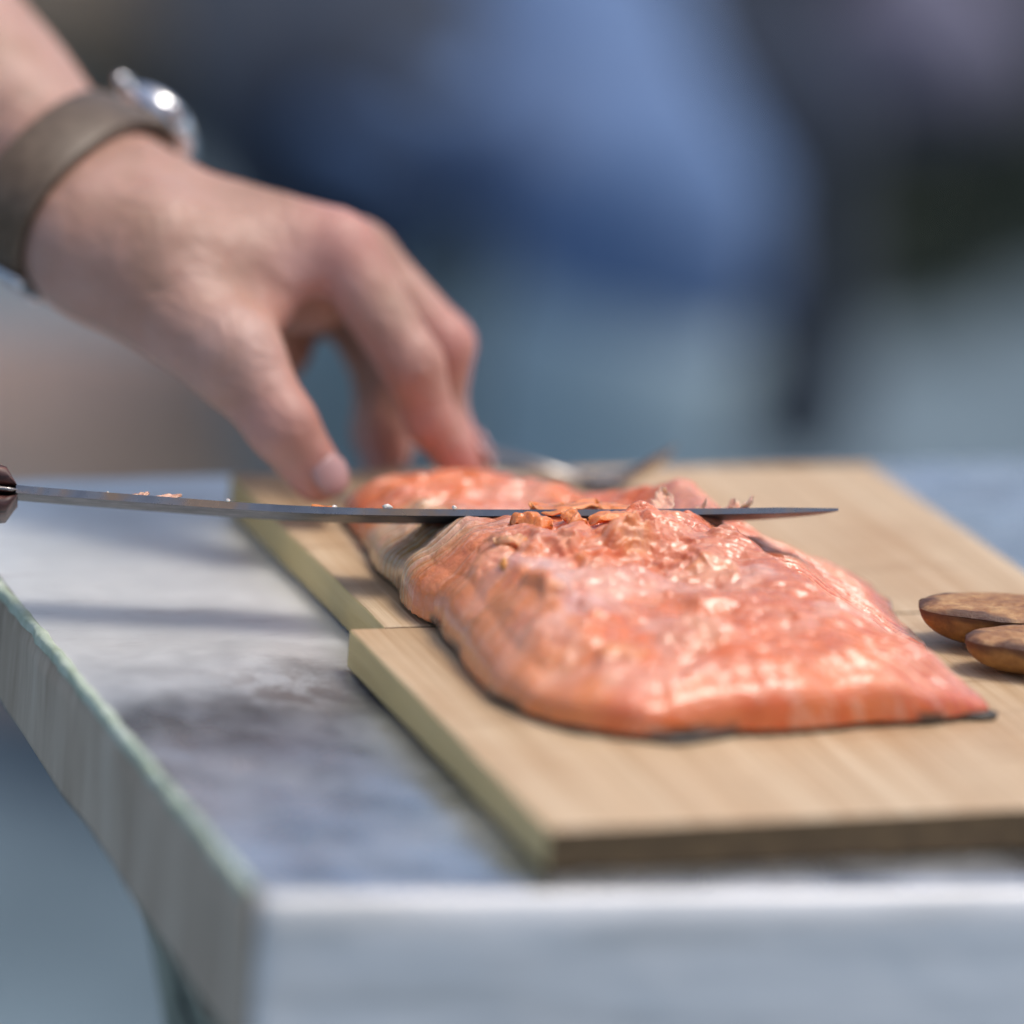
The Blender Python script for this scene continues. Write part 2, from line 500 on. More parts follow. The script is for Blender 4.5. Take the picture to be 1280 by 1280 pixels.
# ------------------------------------------------------------------ table
def build_table():
    t = empty('table', (0.3, 0.16, 0))
    tag(t, 'grey sheet metal covered bench table with oxidised seam and weathered legs', 'table')
    FL = np.array([-0.0785, 0.0005]); RL = np.array([-0.0815, 0.326])
    RR = np.array([1.05, 0.345]); FR = np.array([1.05, -0.125])
    # top sheet, gently dented, rolling over at its front edge
    nu, nv = 420, 130
    u = np.linspace(0, 1, nu) ** 1.6; v = np.linspace(0, 1, nv)
    U_, V_ = np.meshgrid(u, v, indexing='ij')
    P = ((1 - U_) * (1 - V_))[..., None] * FL + (U_ * (1 - V_))[..., None] * FR + ((1 - U_) * V_)[..., None] * RL + (U_ * V_)[..., None] * RR
    X, Y = P[..., 0], P[..., 1]
    Z = TZ + (fbm(X * 14, Y * 14, 11, 3) - 0.5) * 0.0022 + (fbm(X * 55, Y * 55, 21, 2) - 0.5) * 0.0004
    Z -= 0.0016 * np.exp(-(((X + 0.022) / 0.020) ** 2 + ((Y - 0.135) / 0.014) ** 2))
    Z += 0.0010 * np.exp(-(((X + 0.030) / 0.020) ** 2 + ((Y - 0.165) / 0.009) ** 2))
    under = sstep(-0.03, -0.014, X) * (1 - sstep(0.20, 0.24, X)) * sstep(0.0, 0.012, Y) * (1 - sstep(0.29, 0.31, Y))
    Z = np.where(Z > TZ - 0.0003, Z * (1 - under) + (TZ - 0.0003) * under, Z)
    edge = np.minimum((1 - V_) * 0.33, V_ * 0.33); lip = np.clip(1 - V_ * 0.33 / 0.006, 0, 1)
    Z -= 0.0012 * lip ** 2
    stain_reflection = 0.7 * np.exp(-(((X + 0.026) / 0.020) ** 2 + ((Y - 0.138) / 0.020) ** 2) ** 1.2) * 0.9
    stain_reflection += 0.25 * np.exp(-(((X + 0.03) / 0.035) ** 2 + ((Y - 0.10) / 0.05) ** 2))  # wide faint term: dark front reflection painted in beside the real stain
    i = np.arange(nu * nv).reshape(nu, nv)
    F = np.stack([i[:-1, :-1].ravel(), i[1:, :-1].ravel(), i[1:, 1:].ravel(), i[:-1, 1:].ravel()], 1)
    mesh('top_sheet', np.stack([X.ravel(), Y.ravel(), Z.ravel()], 1), F, M['metal'], t, colors=np.repeat(np.clip(stain_reflection, 0, 1).ravel()[:, None], 3, 1))
    # front sheet: from the rolled edge straight down, slightly crumpled
    def curtain(name, A, B, z0, drop0, drop1, mat, nout, nu=160, nv=26, seed=0, back=0.003, roll=0.004):
        A = np.array(A); B = np.array(B)
        s = np.linspace(0, 1, nu); q = np.linspace(0, 1, nv)
        S, Q = np.meshgrid(s, q, indexing='ij')
        d = (B - A) / np.linalg.norm(B - A); nrm = np.array(nout)
        L = np.linalg.norm(B - A)
        H = drop0 + (drop1 - drop0) * S
        off = roll * np.sqrt(np.clip(Q * H / 0.007, 0, 1)) + (fbm(S * L * 25, Q * H * 25, seed, 3) - 0.5) * 0.0022 * np.clip(Q * 4, 0, 1)
        XY = A + S[..., None] * (B - A) + off[..., None] * nrm
        Z = z0 - Q * H
        i = np.arange(nu * nv).reshape(nu, nv)
        F = np.stack([i[:-1, :-1].ravel(), i[:-1, 1:].ravel(), i[1:, 1:].ravel(), i[1:, :-1].ravel()], 1)
        V = np.stack([XY[..., 0].ravel(), XY[..., 1].ravel(), Z.ravel()], 1)
        o = mesh(name, V, F, mat, t)
        so = o.modifiers.new('solid', 'SOLIDIFY'); so.thickness = back; so.offset = -1
        return o
    fd = (FR - FL) / np.linalg.norm(FR - FL)
    curtain('front_apron', FL + [0.0, 0.0], FR, TZ - 0.0014, 0.060, 0.060, M['frontsheet'], (fd[1], -fd[0]), 260, 30, 31, roll=0.003)
    curtain('side_apron', RL, FL, TZ - 0.0005, 0.024, 0.0395, M['sidesheet'], (-1, 0), 160, 26, 41, roll=0.0025)
    curtain('rear_apron', RR, RL, TZ - 0.0005, 0.03, 0.03, M['sidesheet'], (0, 1), 60, 10, 51)
    # wavy oxidised seam on the left edge
    s = np.linspace(0, 1, 240); m = 9
    V = []
    for k, q in enumerate(s):
        c = RL + (FL - RL) * q
        y = c[1]
        wv = (vnoise(np.array([y * 150]), np.array([0.5]), 3)[0] - 0.5) * 0.0022
        wi = 0.0011 + (vnoise(np.array([y * 260]), np.array([2.5]), 4)[0]) * 0.0012
        hz = 0.0005 + 0.0005 * vnoise(np.array([y * 160]), np.array([7.5]), 6)[0]
        for j in range(m):
            a = math.pi * j / (m - 1)
            V.append((c[0] - 0.0008 + wv * 0.5 - math.cos(a) * wi, c[1], TZ - 0.0011 + math.sin(a) * hz * 1.6 - (0.0018 if j == 0 else 0)))
    F = [(k * m + j, k * m + j + 1, (k + 1) * m + j + 1, (k + 1) * m + j) for k in range(len(s) - 1) for j in range(m - 1)]
    mesh('edge_seam', V, F, M['seam'], t)
    # plank core inside the sheet
    def prism(name, pts, z0, z1, mat, par):
        V = [(x, y, z0) for x, y in pts] + [(x, y, z1) for x, y in pts]; n = len(pts)
        F = [tuple(range(n))[::-1], tuple(range(n, 2 * n))] + [(k, (k + 1) % n, n + (k + 1) % n, n + k) for k in range(n)]
        return mesh(name, V, F, mat, par, smooth=False)
    core = prism('core_plank', [(-0.071, 0.006), (1.04, -0.11), (1.04, 0.335), (-0.073, 0.318)], TZ - 0.020, TZ - 0.006, M['oldwood'], t)
    # legs: rough poles, splayed
    def leg(x0, y0, x1, y1, r, seed):
        ns, nk = 26, 24; V = []; rr = random.Random(seed)
        for k in range(nk):
            q = k / (nk - 1); z = (TZ - 0.021) * (1 - q)
            for j in range(ns):
                a = 2 * math.pi * j / ns
                nz = fbm(np.array([math.cos(a) * 1.6 + 5 + seed]), np.array([q * 14 + math.sin(a) * 1.6]), seed, 3)[0]
                rad = r * (0.78 + 0.5 * nz)
                V.append((x0 + (x1 - x0) * q + math.cos(a) * rad, y0 + (y1 - y0) * q + math.sin(a) * rad, z))
        F = [(k * ns + j, (k + 1) * ns + j, (k + 1) * ns + (j + 1) % ns, k * ns + (j + 1) % ns) for k in range(nk - 1) for j in range(ns)]
        F += [tuple(range(ns)), tuple(range((nk - 1) * ns, nk * ns))[::-1]]
        o = mesh('leg', V, F, M['oldwood'], t)
        return o
    leg(0.02, 0.084, 0.10, 0.06, 0.032, 2)
    leg(-0.018, 0.25, 0.20, 0.24, 0.036, 5)
    leg(0.98, 0.0, 0.94, -0.02, 0.034, 8)
    leg(0.98, 0.27, 0.94, 0.28, 0.034, 9)
build_table()

# ------------------------------------------------------------------ cutting boards
def board(x0, x1, y0, y1, seed, label):
    nx, ny = 40, 40
    th = 0.0105; z1 = BZ; z0 = BZ - th
    xs = np.linspace(x0, x1, nx); ys = np.linspace(y0, y1, ny)
    pts = [(x, y0) for x in xs] + [(x1, y) for y in ys[1:]] + [(x, y1) for x in xs[::-1][1:]] + [(x0, y) for y in ys[::-1][1:-1]]
    pts = np.array(pts); n = len(pts)
    cx, cy = (x0 + x1) / 2, (y0 + y1) / 2
    w = (fbm(pts[:, 0] * 60, pts[:, 1] * 60, seed, 2) - 0.5) * 0.0007
    d = pts - [cx, cy]; d /= np.linalg.norm(d, axis=1)[:, None]
    pts = pts + d * w[:, None]
    V = [(p[0], p[1], z0) for p in pts] + [(p[0], p[1], z1) for p in pts]
    F = [tuple(range(n))[::-1], tuple(range(n, 2 * n))] + [(k, (k + 1) % n, n + (k + 1) % n, n + k) for k in range(n)]
    fm = [0, 0] + [1] * n
    fm = [0, 0] + [2 if (k < nx - 1 or nx + ny - 2 <= k < 2 * nx + ny - 3) else 1 for k in range(n)]
    o = mesh('cutting_board', V, F, [M['wood'], M['woodside'], M['endgrain']], smooth=False, fmat=fm)
    bevel(o, 0.0008, 2, 40)
    tag(o, label, 'cutting board')
    return o
board(0.0, 0.2, 0.1517, 0.2945, 3, 'bamboo cutting board under the hand and fork, set back from its neighbour')
board(-0.0096, 0.202, 0.0, 0.1510, 4, 'bamboo cutting board jutting out past its neighbour under the thick salmon end')

# ------------------------------------------------------------------ salmon fillet
FOOT = [(.020, .247), (.0165, .236), (.0140, .213), (.0115, .19), (.0105, .162), (.0103, .13), (.0090, .088), (.0175, .0690),
        (.031, .0595), (.042, .0555), (.060, .0565), (.078, .0580), (.101, .0605), (.124, .0615), (.1335, .068), (.1365, .095),
        (.1395, .122), (.1445, .155), (.1450, .180), (.139, .192), (.120, .198), (.101, .207), (.085, .223), (.071, .244), (.052, .2530), (.032, .2535)]

def salmon_height(x, y, d, ang_w, prof):
    """height of the flesh above the board; d = distance to the outline"""
    core = 0.0150 + 0.0092 * sstep(.055, .150, y) + 0.0020 * np.exp(-(((x - .075) / .045) ** 2 + ((y - .135) / .03) ** 2)) - 0.004 * sstep(.09, .14, x)
    # crest before the blade; the flesh behind it has been cut lower
    line = 0.1665 - (x - .05) * 0.20
    cut = sstep(-0.003, 0.016, y - line)
    left_low = 1 - sstep(.012, .062, x)
    core = core - 0.0045 * left_low * sstep(.12, .17, y)
    cut = cut * (1 - sstep(.076, .100, x))
    rear = 0.0150 - 0.003 * sstep(.22, .25, y)
    core = core * (1 - cut) + rear * cut
    d = d * (1 + 0.7 * (fbm(x * 48, y * 48, 211, 2) - .5))
    e = np.clip(d / ang_w, 0, 1)
    p = (1 - (1 - e) ** prof) ** (1 / np.maximum(prof * .62, 1))
    return core * p

def build_salmon():
    B = np.array(FOOT + [FOOT[0]])
    # Catmull-Rom resample of the outline
    n = len(FOOT); dens = []
    for i in range(n):
        p0, p1, p2, p3 = [np.array(FOOT[(i + k) % n]) for k in (-1, 0, 1, 2)]
        for s in np.linspace(0, 1, 40, endpoint=False):
            dens.append(0.5 * ((2 * p1) + (-p0 + p2) * s + (2 * p0 - 5 * p1 + 4 * p2 - p3) * s * s + (-p0 + 3 * p1 - 3 * p2 + p3) * s ** 3))
    D = np.array(dens); seg = np.linalg.norm(np.diff(np.vstack([D, D[:1]]), axis=0), axis=1)
    cum = np.concatenate([[0], np.cumsum(seg)]); NA = 1100
    tt = np.linspace(0, cum[-1], NA, endpoint=False)
    DD = np.vstack([D, D[:1]])
    O = np.stack([np.interp(tt, cum, DD[:, k]) for k in (0, 1)], 1)
    wob = (fbm(O[:, 0] * 55, O[:, 1] * 55, 3, 2) - 0.5) * 0.005
    C0 = np.array([.072, .145])
    dirs = O - C0; dirs /= np.linalg.norm(dirs, axis=1)[:, None]
    O = O + dirs * wob[:, None]
    NR = 230
    tr = 1 - (1 - np.linspace(0.0, 1, NR)) ** 1.5
    tr = np.linspace(0, 1, NR) * 0.45 + tr * 0.55
    X = C0[0] + (O[:, 0] - C0[0])[:, None] * tr[None]; Y = C0[1] + (O[:, 1] - C0[1])[:, None] * tr[None]
    S = O[::6]
    S2 = np.roll(S, -1, axis=0); ab = S2 - S; L2 = (ab ** 2).sum(1)
    P = np.stack([X.ravel(), Y.ravel()], 1); d = np.full(len(P), 9.0)
    for k in range(len(S)):
        w_ = P - S[k]; h = np.clip((w_ @ ab[k]) / L2[k], 0, 1)
        d = np.minimum(d, np.hypot(w_[:, 0] - h * ab[k, 0], w_[:, 1] - h * ab[k, 1]))
    d = d.reshape(X.shape)
    # edge width and roundness round the outline
    ox, oy = O[:, 0], O[:, 1]
    wr = 0.021 - 0.007 * sstep(.03, .06, ox) * (1 - sstep(.06, .09, oy)) + 0.040 * sstep(.10, .138, ox) * sstep(.06, .075, oy) - 0.012 * sstep(.235, .25, oy)
    wr = np.where((oy > .2) & (ox > .06), 0.016, wr)
    k = np.hanning(121); k /= k.sum()
    wr = np.convolve(np.concatenate([wr[-60:], wr, wr[:60]]), k, 'valid')
    prof = 2.2 - 1.0 * sstep(.11, .138, ox) * sstep(.06, .08, oy)
    prof = np.convolve(np.concatenate([prof[-60:], prof, prof[:60]]), k, 'valid')
    H = salmon_height(X, Y, d, wr[:, None], prof[:, None])
    body = sstep(0.0, 0.010, d)
    # broad muscle swells
    H += (fbm(X * 40, Y * 40, 9, 2) - 0.5) * 0.0050 * body
    H += (fbm(X * 105, Y * 130, 19, 3) - 0.5) * 0.0042 * body * (1 - 0.75 * sstep(.085, .11, X))
    # torn, lumpy flesh near the blade on the left half: soft terraces
    tear = np.exp(-(((X - .054) / .032) ** 2 + ((Y - .140) / .024) ** 2) ** 1.5)
    rg = fbm(X * 62 + 3, Y * 100 + 1.5, 29, 3)
    tq = rg * 6; ti = np.floor(tq); tq = ti + sstep(.30, .70, tq - ti)
    H += tear * (tq / 6 - 0.5) * 0.0150
    H += 0.0042 * np.exp(-(((X - .069) / .017) ** 2 + ((Y - .150) / .010) ** 2) ** 1.3)
    wx = X + (fbm(X * 140, Y * 140, 181, 2) - .5) * .006; wy = Y + (fbm(X * 140, Y * 140, 191, 2) - .5) * .006
    lump = np.zeros_like(X)
    for (lx, ly, rx, ry, lh) in ((.0285, .1100, .0060, .0085, .0048), (.0400, .0980, .0085, .0060, .0032), (.0365, .1370, .0080, .0055, .0030), (.0240, .1400, .0060, .0045, .0018),
                                 (.0480, .1250, .0070, .0060, .0024), (.0600, .1340, .0090, .0050, .0026), (.0580, .0830, .0120, .0060, .0026), (.0360, .0760, .0080, .0050, .0022), (.0740, .1180, .010, .006, .0016),
                                 (.0760, .1440, .0120, .0045, .0022), (.0920, .1380, .0080, .0035, .0022)):
        q = ((wx - lx) / rx) ** 2 + ((wy - ly) / ry) ** 2
        g = 1 - sstep(.45, 1.15, q)
        H += lh * g * (0.75 + 0.25 * (wy - ly) / ry); lump = np.maximum(lump, g)
    # muscle flakes: arcs of thin ridges over the right flank and rear
    s = (X - .10) * 0.45 + (Y - .10) * 0.95 + 0.006 * (fbm(X * 50, Y * 50, 41, 2) - .5) + 3.0 * (X - .10) ** 2
    wv = 0.5 + 0.5 * np.cos(s / 0.0042 * 2 * math.pi)
    lam = sstep(.085, .12, X) * body
    lamr = sstep(.18, .20, Y) * body
    H += ((wv ** 3) * (0.4 + 1.2 * fbm(X * 160, Y * 60, 171, 2))) * 0.0010 * np.clip(lam + 0.5 * lamr, 0, 1)
    H += (fbm(X * 380, Y * 380, 51, 2) - 0.5) * 0.0003 * body
    H += (fbm(s * 700, (X - Y) * 130, 131, 3) - 0.5) * 0.0006 * body
    # ribs of skin on the left rear wall
    skinm = (1 - sstep(.024, .034, X + (fbm(X * 120, Y * 120, 61, 2) - .5) * .012)) * sstep(.155, .17, Y) * (1 - sstep(.208, .222, Y))
    H += skinm * 0.0004 * np.cos(Y / 0.0031 * 2 * math.pi + 2 * np.sin(X * 400))
    H = np.maximum(H, 0.0)
    lipz = 0.0016
    Z = BZ + lipz + H
    # bulge of the wall over the skin
    bul = 0.0022 * np.sin(np.clip(d / 0.006, 0, 1) * math.pi) * (1 - sstep(.11, .13, X) * sstep(.065, .08, Y))
    X2 = X + dirs[:, 0:1] * bul; Y2 = Y + dirs[:, 1:2] * bul
    # ---- colours: flesh, fat lines, orange tears, silvery belly membrane, gold skin, painted sheen
    def mixc(a, b, f): return a * (1 - f[..., None]) + np.array(b) * f[..., None]
    c = np.ones(X.shape + (3,)) * np.array((0.67, 0.170, 0.060))
    c = mixc(c, (0.72, 0.27, 0.15), sstep(.45, .7, fbm(X * 60, Y * 60, 71, 3)))
    c = mixc(c, (0.74, 0.20, 0.03), sstep(.48, .58, fbm(X * 75 + 5, Y * 75, 81, 3)) * 0.85)
    c = mixc(c, (0.70, 0.22, 0.045), tear * sstep(.46, .56, rg) * 0.8)
    fr = np.exp(-((Y - .078) / .016) ** 2) * (1 - sstep(.09, .115, X)) * sstep(.03, .05, X)
    c = mixc(c, (0.74, 0.20, 0.03), fr * 0.75)
    c = mixc(c, (0.68, 0.235, 0.15), sstep(.10, .125, X) * 0.7)
    c = mixc(c, (0.92, 0.70, 0.62), (wv ** 8) * np.clip(lam * .8 + lamr * .35, 0, 1))
    wall = (1 - sstep(.016, .040, X + (fbm(X * 90, Y * 90, 91, 2) - .5) * .016)) * (1 - sstep(.22, .235, Y))
    c = mixc(c, (0.72, 0.40, 0.245), wall * 0.6 * (1 - sstep(.15, .17, Y)))
    mem = np.exp(-(((X - .034) / .015) ** 2 + ((Y - .178) / .030) ** 2) ** 1.3)
    c = mixc(c, (0.46, 0.35, 0.37), np.clip(mem * (0.35 + 0.9 * (fbm(X * 180, Y * 180, 95, 2) - .3)), 0, 1))
    c = mixc(c, (0.48, 0.28, 0.10), skinm * 0.9)
    c = mixc(c, (0.66, 0.56, 0.42), skinm * 0.8 * sstep(.55, .95, 0.5 + 0.5 * np.cos(Y / 0.0031 * 2 * math.pi + 2 * np.sin(X * 400))))
    c = c * np.array((1.04, 0.76, 0.48)) * (1 - skinm[..., None]) + c * skinm[..., None]
    cen_ = np.exp(-(((X - .078) / .026) ** 2 + ((Y - .118) / .028) ** 2) ** 1.5)
    c = mixc(c, (0.62, 0.215, 0.115), cen_ * 0.7)
    c = mixc(c, (0.60, 0.115, 0.07), sstep(.096, .120, X) * 0.7 * (1 - (wv ** 8)))
    lil = np.exp(-(((X - .030) / .014) ** 2 + ((Y - .112) / .026) ** 2) ** 1.4)  # lilac sheen of the left flank, painted into the colour
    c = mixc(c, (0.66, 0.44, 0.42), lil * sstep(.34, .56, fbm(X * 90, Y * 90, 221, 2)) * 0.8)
    c = mixc(c, (0.72, 0.235, 0.055), lump * sstep(.35, .6, fbm(X * 120, Y * 120, 201, 2)) * 0.75)
    pale = sstep(.50, .66, fbm(X * 55 + 2, Y * 70, 151, 3)) * (1 - tear * .6) * body  # pale wet highlights painted into the flesh colour as blotches
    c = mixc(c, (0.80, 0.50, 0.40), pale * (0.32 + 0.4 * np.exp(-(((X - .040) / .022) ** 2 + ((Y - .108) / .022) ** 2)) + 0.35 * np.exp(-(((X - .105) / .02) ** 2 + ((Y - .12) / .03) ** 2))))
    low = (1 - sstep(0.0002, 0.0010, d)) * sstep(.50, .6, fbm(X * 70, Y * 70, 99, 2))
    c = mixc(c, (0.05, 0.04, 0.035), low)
    fib = fbm(s * 900, (X - Y) * 160, 131, 3)
    c = mixc(c, (0.80, 0.44, 0.30), sstep(.58, .72, fib) * 0.4)
    c = mixc(c, (0.58, 0.13, 0.045), sstep(.64, .78, fbm(X * 130, Y * 130, 141, 3)) * 0.5 * body)
    c = np.clip(c, 0.01, 0.95)
    idx = np.arange(NA * NR).reshape(NA, NR); nx = np.roll(idx, -1, axis=0)
    F = np.stack([idx[:, :-1].ravel(), idx[:, 1:].ravel(), nx[:, 1:].ravel(), nx[:, :-1].ravel()], 1)
    V = np.stack([X2.ravel(), Y2.ravel(), Z.ravel()], 1)
    # close the bottom with a rim that drops behind the skin
    rim = np.stack([C0[0] + (O[:, 0] - C0[0]) * 0.97, C0[1] + (O[:, 1] - C0[1]) * 0.97, np.full(NA, BZ + 0.0012)], 1)
    b0 = len(V); V = np.vstack([V, rim])
    a = idx[:, -1]; r0 = b0 + np.arange(NA)
    F = np.vstack([F, np.stack([a, r0, np.roll(r0, -1), np.roll(a, -1)], 1)])
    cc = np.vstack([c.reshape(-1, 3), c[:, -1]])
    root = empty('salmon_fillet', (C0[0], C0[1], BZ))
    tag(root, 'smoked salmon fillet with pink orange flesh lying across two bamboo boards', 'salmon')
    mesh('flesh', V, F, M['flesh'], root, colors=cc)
    # dark skin sheet underneath, peeping out along the edge
    ex = (fbm(O[:, 0] * 60, O[:, 1] * 60, 105, 2) - 0.62) * 0.010
    ex += 0.0022 * np.exp(-((O[:, 0] - .043) / .010) ** 2) * (O[:, 1] < .08) + 0.0010 * np.exp(-((O[:, 0] - .112) / .012) ** 2) * (O[:, 1] < .08)
    ex = np.where((O[:, 0] > .128) & (O[:, 1] > .066), np.minimum(ex, -0.0012), ex)
    ex = np.clip(ex, -0.0022, 0.0028)
    SK = O + dirs * ex[:, None]
    zt = BZ + 0.0014 + 0.0010 * (fbm(O[:, 0] * 90, O[:, 1] * 90, 115, 2))
    V = np.vstack([np.c_[SK, np.full(NA, BZ + 0.0004)], np.c_[SK, zt], np.c_[C0 + (SK - C0) * 0.95, np.full(NA, BZ + 0.0014)], [[C0[0], C0[1], BZ + 0.0004]]])
    k0 = np.arange(NA); k1 = np.roll(k0, -1)
    F = [(a, b, b + NA, a + NA) for a, b in zip(k0, k1)] + [(a + NA, b + NA, b + 2 * NA, a + 2 * NA) for a, b in zip(k0, k1)] + [(b, a, 3 * NA) for a, b in zip(k0, k1)]
    mesh('skin', V, F, M['fishskin'], root)
    return X, Y, H
SX, SY, SH = build_salmon()
def flesh_top(x, y):
    k = np.argmin((SX - x) ** 2 + (SY - y) ** 2)
    return BZ + 0.0016 + SH.ravel()[k]

# ------------------------------------------------------------------ knife
KN = [(-0.2031, 0.2288, 0.7903), (-0.1575, 0.2175, 0.7886), (-0.1156, 0.2067, 0.7873), (-0.0874, 0.1998, 0.7856),
      (-0.0651, 0.1945, 0.785), (-0.0407, 0.1883, 0.7844), (-0.0202, 0.1836, 0.7838), (0.0001, 0.1782, 0.7842),
      (0.0304, 0.1694, 0.786), (0.0509, 0.1642, 0.7871), (0.0814, 0.1554, 0.7894), (0.102, 0.1502, 0.7909), (0.1223, 0.1451, 0.7923)]
def build_knife():
    K = np.array(KN); s = np.concatenate([[0], np.cumsum(np.linalg.norm(np.diff(K, axis=0), axis=1))])
    L = s[-1]; sh = s[3]                                   # bolster position
    kern = None
    def spine(q):
        p = np.array([np.interp(q, s, K[:, i]) for i in range(3)])
        w = np.linspace(-0.018, 0.018, 7)
        return np.mean([[np.interp(np.clip(q + a, 0, L), s, K[:, i]) + (0 if 0 <= q + a <= L else 0) for i in range(3)] for a in w], axis=0) if 0.018 < q < L - 0.018 else p
    along = (K[-1] - K[3]) / np.linalg.norm(K[-1] - K[3])
    e0 = np.array([0.3355, 0.8411, -0.4240]); e0 -= along * (e0 @ along); e0 /= np.linalg.norm(e0)
    n0 = np.cross(along, e0); n0 /= np.linalg.norm(n0)
    if n0[2] < 0: n0 = -n0
    root = empty('carving_knife', tuple(np.round(spine(sh), 4)))
    tag(root, 'long thin steel slicing knife with dark wooden handle, laid flat through the salmon', 'knife')
    # blade
    nb = 120; rows = []
    prof = [(0.0, 0.5), (0.0, -0.5), (0.06, -0.52), (0.5, -0.33), (0.85, -0.16), (1.0, 0.0), (0.85, 0.16), (0.5, 0.33), (0.06, 0.52)]
    V = []
    for i in range(nb):
        q = sh + (L - sh) * i / (nb - 1); f = i / (nb - 1)
        wd = 0.0205 * min(1, 0.92 + 0.1 * f)
        if f > 0.74: wd *= max(0.03, math.sqrt(max(0.0, 1 - ((f - 0.74) / 0.262) ** 2.2)))
        th = 0.0021 - 0.0006 * f
        if f > 0.93: th *= 1 - 0.55 * (f - 0.93) / 0.07
        c = spine(q)
        for (a, b) in prof: V.append(c + e0 * a * wd + n0 * b * th)
    m = len(prof)
    F = [(i * m + j, i * m + (j + 1) % m, (i + 1) * m + (j + 1) % m, (i + 1) * m + j) for i in range(nb - 1) for j in range(m)]
    F += [tuple(range(m))[::-1], tuple((nb - 1) * m + j for j in range(m))]
    o = mesh('blade', V, F, [M['steel'], M['dark_flat']], root, smooth=False, fmat=[0 if (k % m == 0 and k < (nb - 1) * m) else 1 for k in range(len(F))])
    # tang and two scales
    nh = 40; hw = 0.023
    def slab(name, b0, b1, mat, inset, roundend):
        V = []; prof2 = []
        for k in range(16):
            a = 2 * math.pi * k / 16
            ca, sa = math.cos(a), math.sin(a)
            prof2.append((0.5 + 0.5 * math.copysign(abs(ca) ** 0.55, ca), 0.5 + 0.5 * math.copysign(abs(sa) ** 0.6, sa)))
        for i in range(nh):
            f = i / (nh - 1); q = (sh + 0.0004) * f
            c = np.array([np.interp(q, s, K[:, j]) for j in range(3)])
            h0, h1 = b0, b1
            if roundend:
                g = min(1, max(0.0, (1 - f) / 0.055)); g2 = min(1, max(0.05, f / 0.06))
                rr = (1 - (1 - g) ** 2.6) ** (1 / 2.0) * math.sqrt(1 - (1 - g2) ** 2)
                bul = 1 + 0.10 * math.sin(f * math.pi)
                h1 = b0 + (b1 - b0) * max(rr, 0.04) * bul
            wd = hw * (1 + 0.12 * math.sin(f * math.pi * 1.6 + 0.6))
            for (a, b) in prof2:
                V.append(c + e0 * (a * wd + inset * (1 - 2 * a)) + n0 * (h0 + (h1 - h0) * b))
        m = 16
        F = [(i * m + j, i * m + (j + 1) % m, (i + 1) * m + (j + 1) % m, (i + 1) * m + j) for i in range(nh - 1) for j in range(m)]
        F += [tuple(range(m))[::-1], tuple((nh - 1) * m + j for j in range(m))]
        return mesh(name, V, F, mat, root)
    slab('tang', -0.00096, 0.00096, M['steel'], -0.0002, False)
    upper = slab('handle_scale', 0.0010, 0.0072, M['rosewood'], 0, True)
    slab('handle_scale', -0.0010, -0.0072, M['rosewood'], 0, True)
    for f in (0.2, 0.5, 0.8):
        c = np.array([np.interp(sh * f, s, K[:, j]) for j in range(3)]) + e0 * hw * 0.5
        V, F_ = tube([c - n0 * 0.0078, c + n0 * 0.0078], 0.0028, 14)
        mesh('rivet', V, F_, M['steel'], upper)
    return spine, sh, L, e0, n0
spine, KSH, KL, KE, KNN = build_knife()

# ------------------------------------------------------------------ flakes of flesh and salt
def flake(name, c, size, mat, seed, label, group=None, flat=0.45, cat='flake', nrm=None, spiky=0.35):
    rs = np.random.default_rng(seed)
    nu, nv = 22, 13; V = []
    ph = rs.uniform(0, 6.28, 6); jit = 1 + rs.uniform(-.08, .10, (nv, nu)); jit[0] = jit[0, 0]; jit[-1] = jit[-1, 0]
    rot = Matrix.Rotation(rs.uniform(0, 6.28), 3, 'Z')
    for j in range(nv):
        th = math.pi * j / (nv - 1)
        for i in range(nu):
            a = 2 * math.pi * i / nu
            r = 1 + spiky * (math.sin(2 * a + ph[0]) * math.sin(th) + 0.6 * math.sin(3 * a + ph[1] + th) * math.sin(th) + 0.5 * math.sin(5 * a + ph[2] + 2 * th) * math.sin(th))
            r *= jit[j, i] * (0.30 + 1.4 * fbm(np.array([3.6 * math.sin(th) * math.cos(a) + seed]), np.array([3.6 * math.sin(th) * math.sin(a) + 2.9 * math.cos(th)]), seed, 3)[0])
            v = Vector((math.sin(th) * math.cos(a) * r * size[0], math.sin(th) * math.sin(a) * r * size[1], (math.cos(th) * (1 + spiky * math.sin(a + ph[3]) * .5)) * size[2]))
            v = rot @ v if size[0] == size[1] else v
            V.append((c[0] + v.x, c[1] + v.y, c[2] + v.z))
    F = [(j * nu + i, (j + 1) * nu + i, (j + 1) * nu + (i + 1) % nu, j * nu + (i + 1) % nu) for j in range(nv - 1) for i in range(nu)]
    o = mesh(name, V, F, mat)
    tag(o, label, cat, group)
    return o

